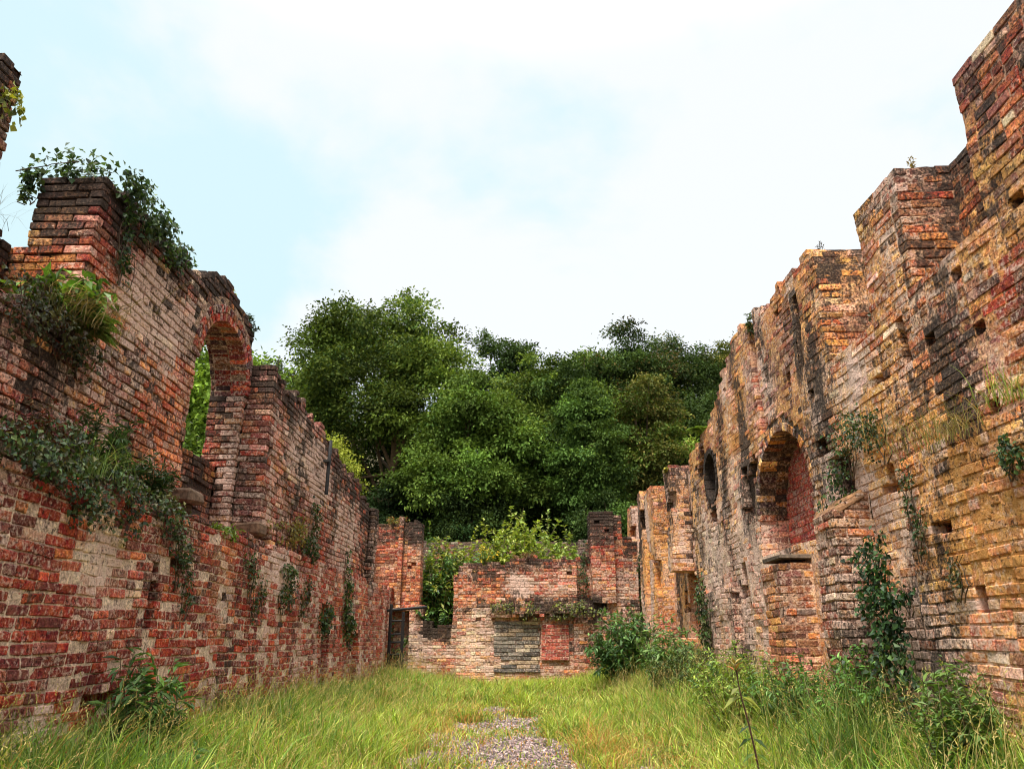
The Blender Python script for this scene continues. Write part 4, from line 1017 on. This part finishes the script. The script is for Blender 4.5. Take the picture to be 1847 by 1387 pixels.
ivy('greenish ivy climbing left of the right pillar of the end wall', mapB, (0, -1, .1), [(1.55, 2.7, .16, .5), (1.62, 3.3, .1, .3), (1.2, 2.9, .12, .12)], .08, .12, 1100, .055, IVYB + IVY)
shrub('buddleia', 'big leafy bush in front of the corner of the end wall and the right wall', 'shrub', (2.15, 16.2, .3), 1.75, .85, 50, .15, .055, [(72, 104, 54), (88, 122, 64), (108, 138, 76), (58, 84, 46)], 30, .45, stem_r=.01, group='shrubs along the foot of the walls')
shrub('buddleia', 'lower arching bush right of the big leafy bush', 'shrub', (2.55, 13.6, .35), 1.35, .7, 34, .13, .045, [(84, 114, 58), (100, 130, 66), (120, 146, 80)], 26, .45, stem_r=.008, group='shrubs along the foot of the walls')
for q, (x, y, h, rd, lab, pl) in enumerate([
        (2.45, 11.6, .95, .5, 'grey green weed patch below the vertical ivy strip', [(82, 100, 52), (98, 114, 60), (70, 88, 46)]),
        (2.5, 9.9, .8, .5, 'nettle patch left of the pale wall foot', [(74, 102, 46), (90, 118, 54)]),
        (2.25, 8.3, 1.0, .55, 'bright yellow green nettle patch below the niche', [(126, 146, 56), (106, 132, 52), (142, 156, 66)]),
        (2.5, 7.35, .85, .45, 'nettle patch in front of the brown buttress', [(84, 116, 50), (100, 130, 56), (70, 98, 46)]),
        (2.6, 6.4, .9, .36, 'tall nettles in front of the glossy ivy column', [(78, 112, 46), (94, 128, 54)]),
        (2.65, 4.9, .8, .25, 'spindly weeds at the right edge below the yellow bricks', [(86, 112, 52), (104, 126, 58)])]):
    pl = [tuple(min(255, v * 1.06) for v in p) for p in pl]
    shrub('nettle', lab, 'wild plant', (x, y, float(gz(x, y))), h, rd, 34, .065, .022, pl, 30, .45, group='nettles and weeds along the right wall')
for q, (x, y, h, lab) in enumerate([(-2.8, 4.85, .75, 'tall dark grass clump in the near left corner'), (-2.75, 8.2, .7, 'grass clump at the foot of the left wall past the shrub'), (-2.8, 11.3, .65, 'grass clump by the red lower wall before the doorway'), (2.4, 5.9, .85, 'tall pale grass clump below the ivy mound on the right')]):
    tuft('grass_clump', lab, 'grass tuft', (x, y, float(gz(x, y))), 420, h, .6, [(72, 98, 40), (92, 116, 50), (120, 130, 64)], 'tall grass clumps along the walls', wd=.007, lean=.8)

# foreground stem plant
def stem_plant():
    x, y = 1.62, 5.9; z = float(gz(x, y)) - .02
    root = thing('sapling', 'single tall thin stem with paired leaves and a reddish tip in the near grass', 'wild plant', (x, y, z))
    pts = np.array([(.10, 0, 0), (.085, 0, .2), (.06, 0, .42), (.03, 0, .62), (-.01, 0, .82), (-.03, .0, 1.02)])
    sb = MB(); sb.tube(pts, [.008, .0075, .007, .006, .005, .004], lin((72, 44, 36)), 6); sb.build('stem', M_BARK, root, True)
    lb = MB()
    for zz, L, pal in ((.16, .14, G_LIGHT), (.3, .15, G_BLUE), (.42, .12, G_BLUE), (.52, .13, G_BLUE), (.60, .1, G_BLUE), (.8, .17, [(120, 124, 50)]), (.86, .1, [(120, 124, 50)])):
        p = np.array([np.interp(zz, pts[:, 2], pts[:, 0]), 0, zz]); a = rng.uniform(-.5, .5)
        for s in (-1, 1):
            D = np.array([[s * math.cos(a), s * math.sin(a), -.55]])
            add_leaves(lb, p[None], D, np.array([[0, -.3, 1.0]]), np.array([L]), np.array([L * .42]), cols(pal, 1))
    for q in range(9):
        a = q * 2.4; p = np.array([[-.03, 0, .96 + .008 * q]])
        add_leaves(lb, p, np.array([[math.cos(a), math.sin(a), .7]]), np.array([[0, 0, 1.0]]), np.array([.085]), np.array([.03]), cols([(160, 92, 52), (140, 104, 54), (126, 110, 52)], 1))
    lb.build('foliage', M_LEAF, root)
stem_plant()

# ------------------------------------------------------------------ ironwork
fr = thing('iron_frame', 'rusty dark iron frame leaning in the far left corner', 'iron frame', (-3.0, 18.4, .3))
ic = lin((30, 26, 25))
def bar(name, a, b, r=.022):
    mb = MB(); d = unit(np.array(b, float) - np.array(a, float)); a = np.array(a, float); b = np.array(b, float)
    mb.tube(np.array([a, a * .5 + b * .5, b]), r, ic, 6); return mb.build(name, M_IRON, fr)
bar('post', (-.10, -.05, 0), (-.10, 0, 1.68), .042); bar('post', (.2, -.05, 0), (.2, 0, 1.5), .042)
bar('crossbar', (-.62, 0, 1.5), (.75, 0, 1.62), .034)
for zz in (1.3, 1.0, .82, .55): bar('rung', (-.12, -.02, zz), (.24, -.02, zz + .01), .022)
pp = thing('downpipe', 'thin dark iron pipe fixed high on the left wall', 'pipe', L_(12.0, -.02, 3.45))
mb = MB(); mb.tube(np.array([(0, 0, 0), (0, 0, .45), (.005, 0, .9)]), .03, lin((34, 32, 32)), 8); mb.build('pipe', M_IRON, pp, True)
mb = MB(); mb.box((-.03, 0, .55), (.05, .07, .02), lin((40, 36, 34)), .004); mb.build('bracket', M_IRON, pp)

# ------------------------------------------------------------------ gravel and grass
def gravel_mask(x, y):
    cx = np.interp(y, [5, 8, 12, 16.5], [-.1, -.15, -.2, -.6]); hw = np.interp(y, [5, 8, 11, 13.5, 15.5, 16.8], [1.2, 1.1, .85, .58, .26, .05])
    n = fbm(x, y, 0, 1.6, 611, 3)
    return sm(hw - np.abs(x - cx) + (n - .5) * 2.0, -.05, .45)
n = 110000
x = rng.uniform(-1.6, 1.5, n); y = rng.uniform(5.5, 17.2, n)
k = rng.random(n) < gravel_mask(x, y) ** 1.3 * .8; x, y = x[k], y[k]; n = len(x)
sz = rng.uniform(.006, .016, n) * (1 + .5 * (rng.random(n) < .1))
h = sz[:, None] * rng.uniform(.55, 1.15, (n, 3)); h[:, 2] *= .7
V, Q, T = chbox(np.stack([x, y, gz(x, y) + h[:, 2] * .5], 1), h, sz * .5, .004, rng.uniform(-.6, .6, n))
ang = rng.uniform(0, 6.28, n); cen = np.stack([x, y], 1)[:, None]
q = V[..., :2] - cen; cs, sn = np.cos(ang)[:, None], np.sin(ang)[:, None]
V[..., 0] = cen[..., 0] + q[..., 0] * cs - q[..., 1] * sn; V[..., 1] = cen[..., 1] + q[..., 0] * sn + q[..., 1] * cs
gc = cols([(150, 126, 120), (128, 106, 102), (172, 150, 144), (104, 88, 84), (84, 72, 70)], n, .2)
o = make('gravel', V.reshape(-1, 3), Q, T, M_GRAVEL, {'Col': np.repeat(gc, 24, 0)})
o['kind'] = 'stuff'

def grass_field():
    mb = MB()
    # main sward
    N = 185000
    x = rng.uniform(-3.25, 3.05, N); y = 3.2 + (18.9 - 3.2) * rng.random(N) ** 1.15
    gm = gravel_mask(x, y)
    cl = fbm(x, y, 0, 1.3, 621, 3)
    dens = np.clip(.35 + 1.4 * (cl - .3), .2, 1) * np.clip(1 - gm * 1.0, .22, 1)
    k = rng.random(N) < dens; x, y, gm, cl = x[k], y[k], gm[k], cl[k]; n = len(x)
    side = np.maximum(sm(-x, .8, 2.8), sm(x, 1.0, 2.6))
    hh = (.18 + .22 * side * (1 - .45 * sm(y, 9, 14)) + .2 * sm(cl, .42, .68)) * (1 - .55 * np.clip(gm * 1.6, 0, 1)) * rng.uniform(.45, 1.2, n)
    ln = rng.normal(0, 1, (n, 2)) * hh[:, None] * .55 + np.array([.07, -.03]) * hh[:, None]
    c1 = cols([(152, 164, 60), (138, 156, 56), (176, 180, 92), (116, 144, 52)], n, .28)
    c2 = cols([(98, 130, 48), (116, 144, 52), (80, 112, 44), (136, 156, 62)], n, .26)
    c3 = cols([(188, 138, 78), (204, 170, 104), (172, 122, 70)], n, .16)
    t = np.clip(side * .75 + (fbm(x, y, 0, .55, 631, 2) - .5) * 1.3, 0, 1)
    pick = rng.random(n)
    col = np.where((pick < t)[:, None], c2, c1)
    dry = .05 + .45 * blobm(x, y) + .25 * sm(gm, .05, .4)
    col = np.where((rng.random(n) < dry)[:, None], c3, col)
    P = np.stack([x, y, gz(x, y) - .01], 1)
    V, Q, T, A = blades(P, hh, ln, rng.uniform(.005, .0135, n) * (1 + sm(y, 9, 14) * .6) * (1 + .7 * (rng.random(n) < .08)), col)
    mb.add(V, Q, T, A)
    # seed stems
    N = 9000
    x = rng.uniform(-3.2, 3.0, N); y = 3.5 + 15.3 * rng.random(N)
    k = (rng.random(N) < 1 - gravel_mask(x, y) * .95) & (rng.random(N) < .35 + .65 * np.maximum(sm(-x, .5, 2.5), sm(x, .8, 2.5))); x, y = x[k], y[k]; n = len(x)
    side = np.maximum(sm(-x, .8, 2.8), sm(x, 1.0, 2.6))
    hh = (.36 + .28 * side) * rng.uniform(.7, 1.2, n)
    ln = rng.normal(0, 1, (n, 2)) * hh[:, None] * .3 + np.array([.1, 0]) * hh[:, None]
    P = np.stack([x, y, gz(x, y)], 1)
    sc = cols([(176, 160, 96), (196, 176, 116), (156, 150, 82), (168, 140, 92)], n, .12)
    V, Q, T, A = blades(P, hh, ln, np.full(n, .004), sc); mb.add(V, Q, T, A)
    tip = V.reshape(n, -1, 3)[:, -1]; dn = unit(tip - V.reshape(n, -1, 3)[:, -3])
    for q in range(5):
        B = tip - dn * (.018 * q)[..., None] if np.ndim(q) else tip - dn * .018 * q
        add_leaves(mb, B, unit(dn + rdir(n) * .6), rdir(n), rng.uniform(.018, .034, n), np.full(n, .007), sc * rng.uniform(.85, 1.2, (n, 1)))
    # clover and broad weed leaves near the ground
    N = 60000
    x = rng.uniform(-2.6, 2.6, N); y = 5.5 + 12 * rng.random(N)
    k = (fbm(x, y, 0, 1.1, 641, 2) > .52) & (rng.random(N) < 1 - .85 * gravel_mask(x, y)); x, y = x[k], y[k]; n = len(x)
    P = np.stack([x, y, gz(x, y) + rng.uniform(.01, .12, n)], 1)
    add_leaves(mb, P, rdir(n, .3), unit(rdir(n) * .4 + np.array([0, 0, 1.0])), rng.uniform(.025, .06, n), rng.uniform(.012, .026, n), cols([(110, 132, 50), (88, 114, 44), (150, 146, 58), (168, 110, 60)], n, .15))
    o = mb.build('grass', M_GRASS); o['kind'] = 'stuff'
def blobm(x, y):
    return np.clip(np.exp(-(((x - .95) / .5) ** 2 + ((y - 8.5) / 2.2) ** 2)) + np.exp(-(((x + 1.05) / .4) ** 2 + ((y - 12.5) / 2.5) ** 2)) * .8, 0, 1)
grass_field()

# rough ground cover on the hill and behind the walls
N = 60000
x = rng.uniform(-16, 16, N); y = rng.uniform(20.2, 48, N); k = (y > 25.6) | (np.abs(x) < 4.2); x, y = x[k], y[k]; n = len(x)
mb = MB(); P = np.stack([x, y, gz(x, y) + rng.random(n) ** 2 * .5], 1)
add_leaves(mb, P, rdir(n, .2), unit(rdir(n) * .5 + np.array([0, -.3, 1.0])), rng.uniform(.1, .2, n), rng.uniform(.06, .12, n), cols(G_DARK + [(60, 70, 38)], n))
o = mb.build('ground_cover', M_LEAF); o['kind'] = 'stuff'

# ------------------------------------------------------------------ sky, sun, camera
SUN_EL, SUN_AZ = R(62), R(200)          # azimuth measured from +Y, clockwise seen from above
w = bpy.data.worlds.new('World'); S.world = w; w.use_nodes = True
g = NT(w.node_tree); [w.node_tree.nodes.remove(n) for n in list(w.node_tree.nodes)]
sky = g.n('ShaderNodeTexSky', sky_type='NISHITA'); sky.sun_disc = False; sky.sun_elevation = SUN_EL; sky.sun_rotation = SUN_AZ
tc = g.n('ShaderNodeTexCoord').outputs['Generated']
sx = g.n('ShaderNodeSeparateXYZ'); g.put(sx.inputs[0], tc)
mp = g.n('ShaderNodeMapping'); g.put(mp.inputs[0], tc); mp.inputs['Scale'].default_value = (1, 1, 1.7)
cn = g.noise(mp.outputs[0], 2.3, 6, .52, .25)
cm = g.mapr(g.math('ADD', cn, g.math('MULTIPLY', sx.outputs[0], .16)), .36, .54)
ccol = g.mix(cm, (1.96, 2.55, 2.67, 1), (2.64, 2.72, 2.74, 1))
up = g.mapr(sx.outputs[2], .66, 1.0, 1.0, 4.8)
x = g.n('ShaderNodeCombineColor'); [g.put(x.inputs[i], up) for i in range(3)]
cloud = g.mix(1.0, ccol, x.outputs[0], 'MULTIPLY')
fc = g.mix(.95, sky.outputs[0], cloud)
bg = g.n('ShaderNodeBackground'); g.put(bg.inputs[0], fc); bg.inputs[1].default_value = .10
out = g.n('ShaderNodeOutputWorld'); g.put(out.inputs[0], bg.outputs[0])

sd = bpy.data.lights.new('sun', 'SUN'); sd.energy = 1.5; sd.angle = R(14); sd.color = (1, .95, .86)
so = bpy.data.objects.new('sun', sd); C.objects.link(so)
so.rotation_euler = (R(90) - SUN_EL, 0, math.pi - SUN_AZ)
so.location = (0, 0, 30)

cd = bpy.data.cameras.new('camera'); co = bpy.data.objects.new('camera', cd); C.objects.link(co)
co.location = (0, 0, 1.25); co.rotation_euler = (R(90 + 18.81), 0, R(.67))
cd.sensor_width = 36; cd.lens = 1334 / 1847 * 36; cd.clip_end = 500; cd.clip_start = .05
S.camera = co
S.view_settings.view_transform = 'Standard'; S.view_settings.look = 'None'; S.view_settings.exposure = 1.9; S.view_settings.gamma = 1
S.cycles.filter_width = 1.05; S.cycles.max_bounces = 6; S.cycles.diffuse_bounces = 4; S.cycles.transmission_bounces = 4; S.cycles.use_denoising = True
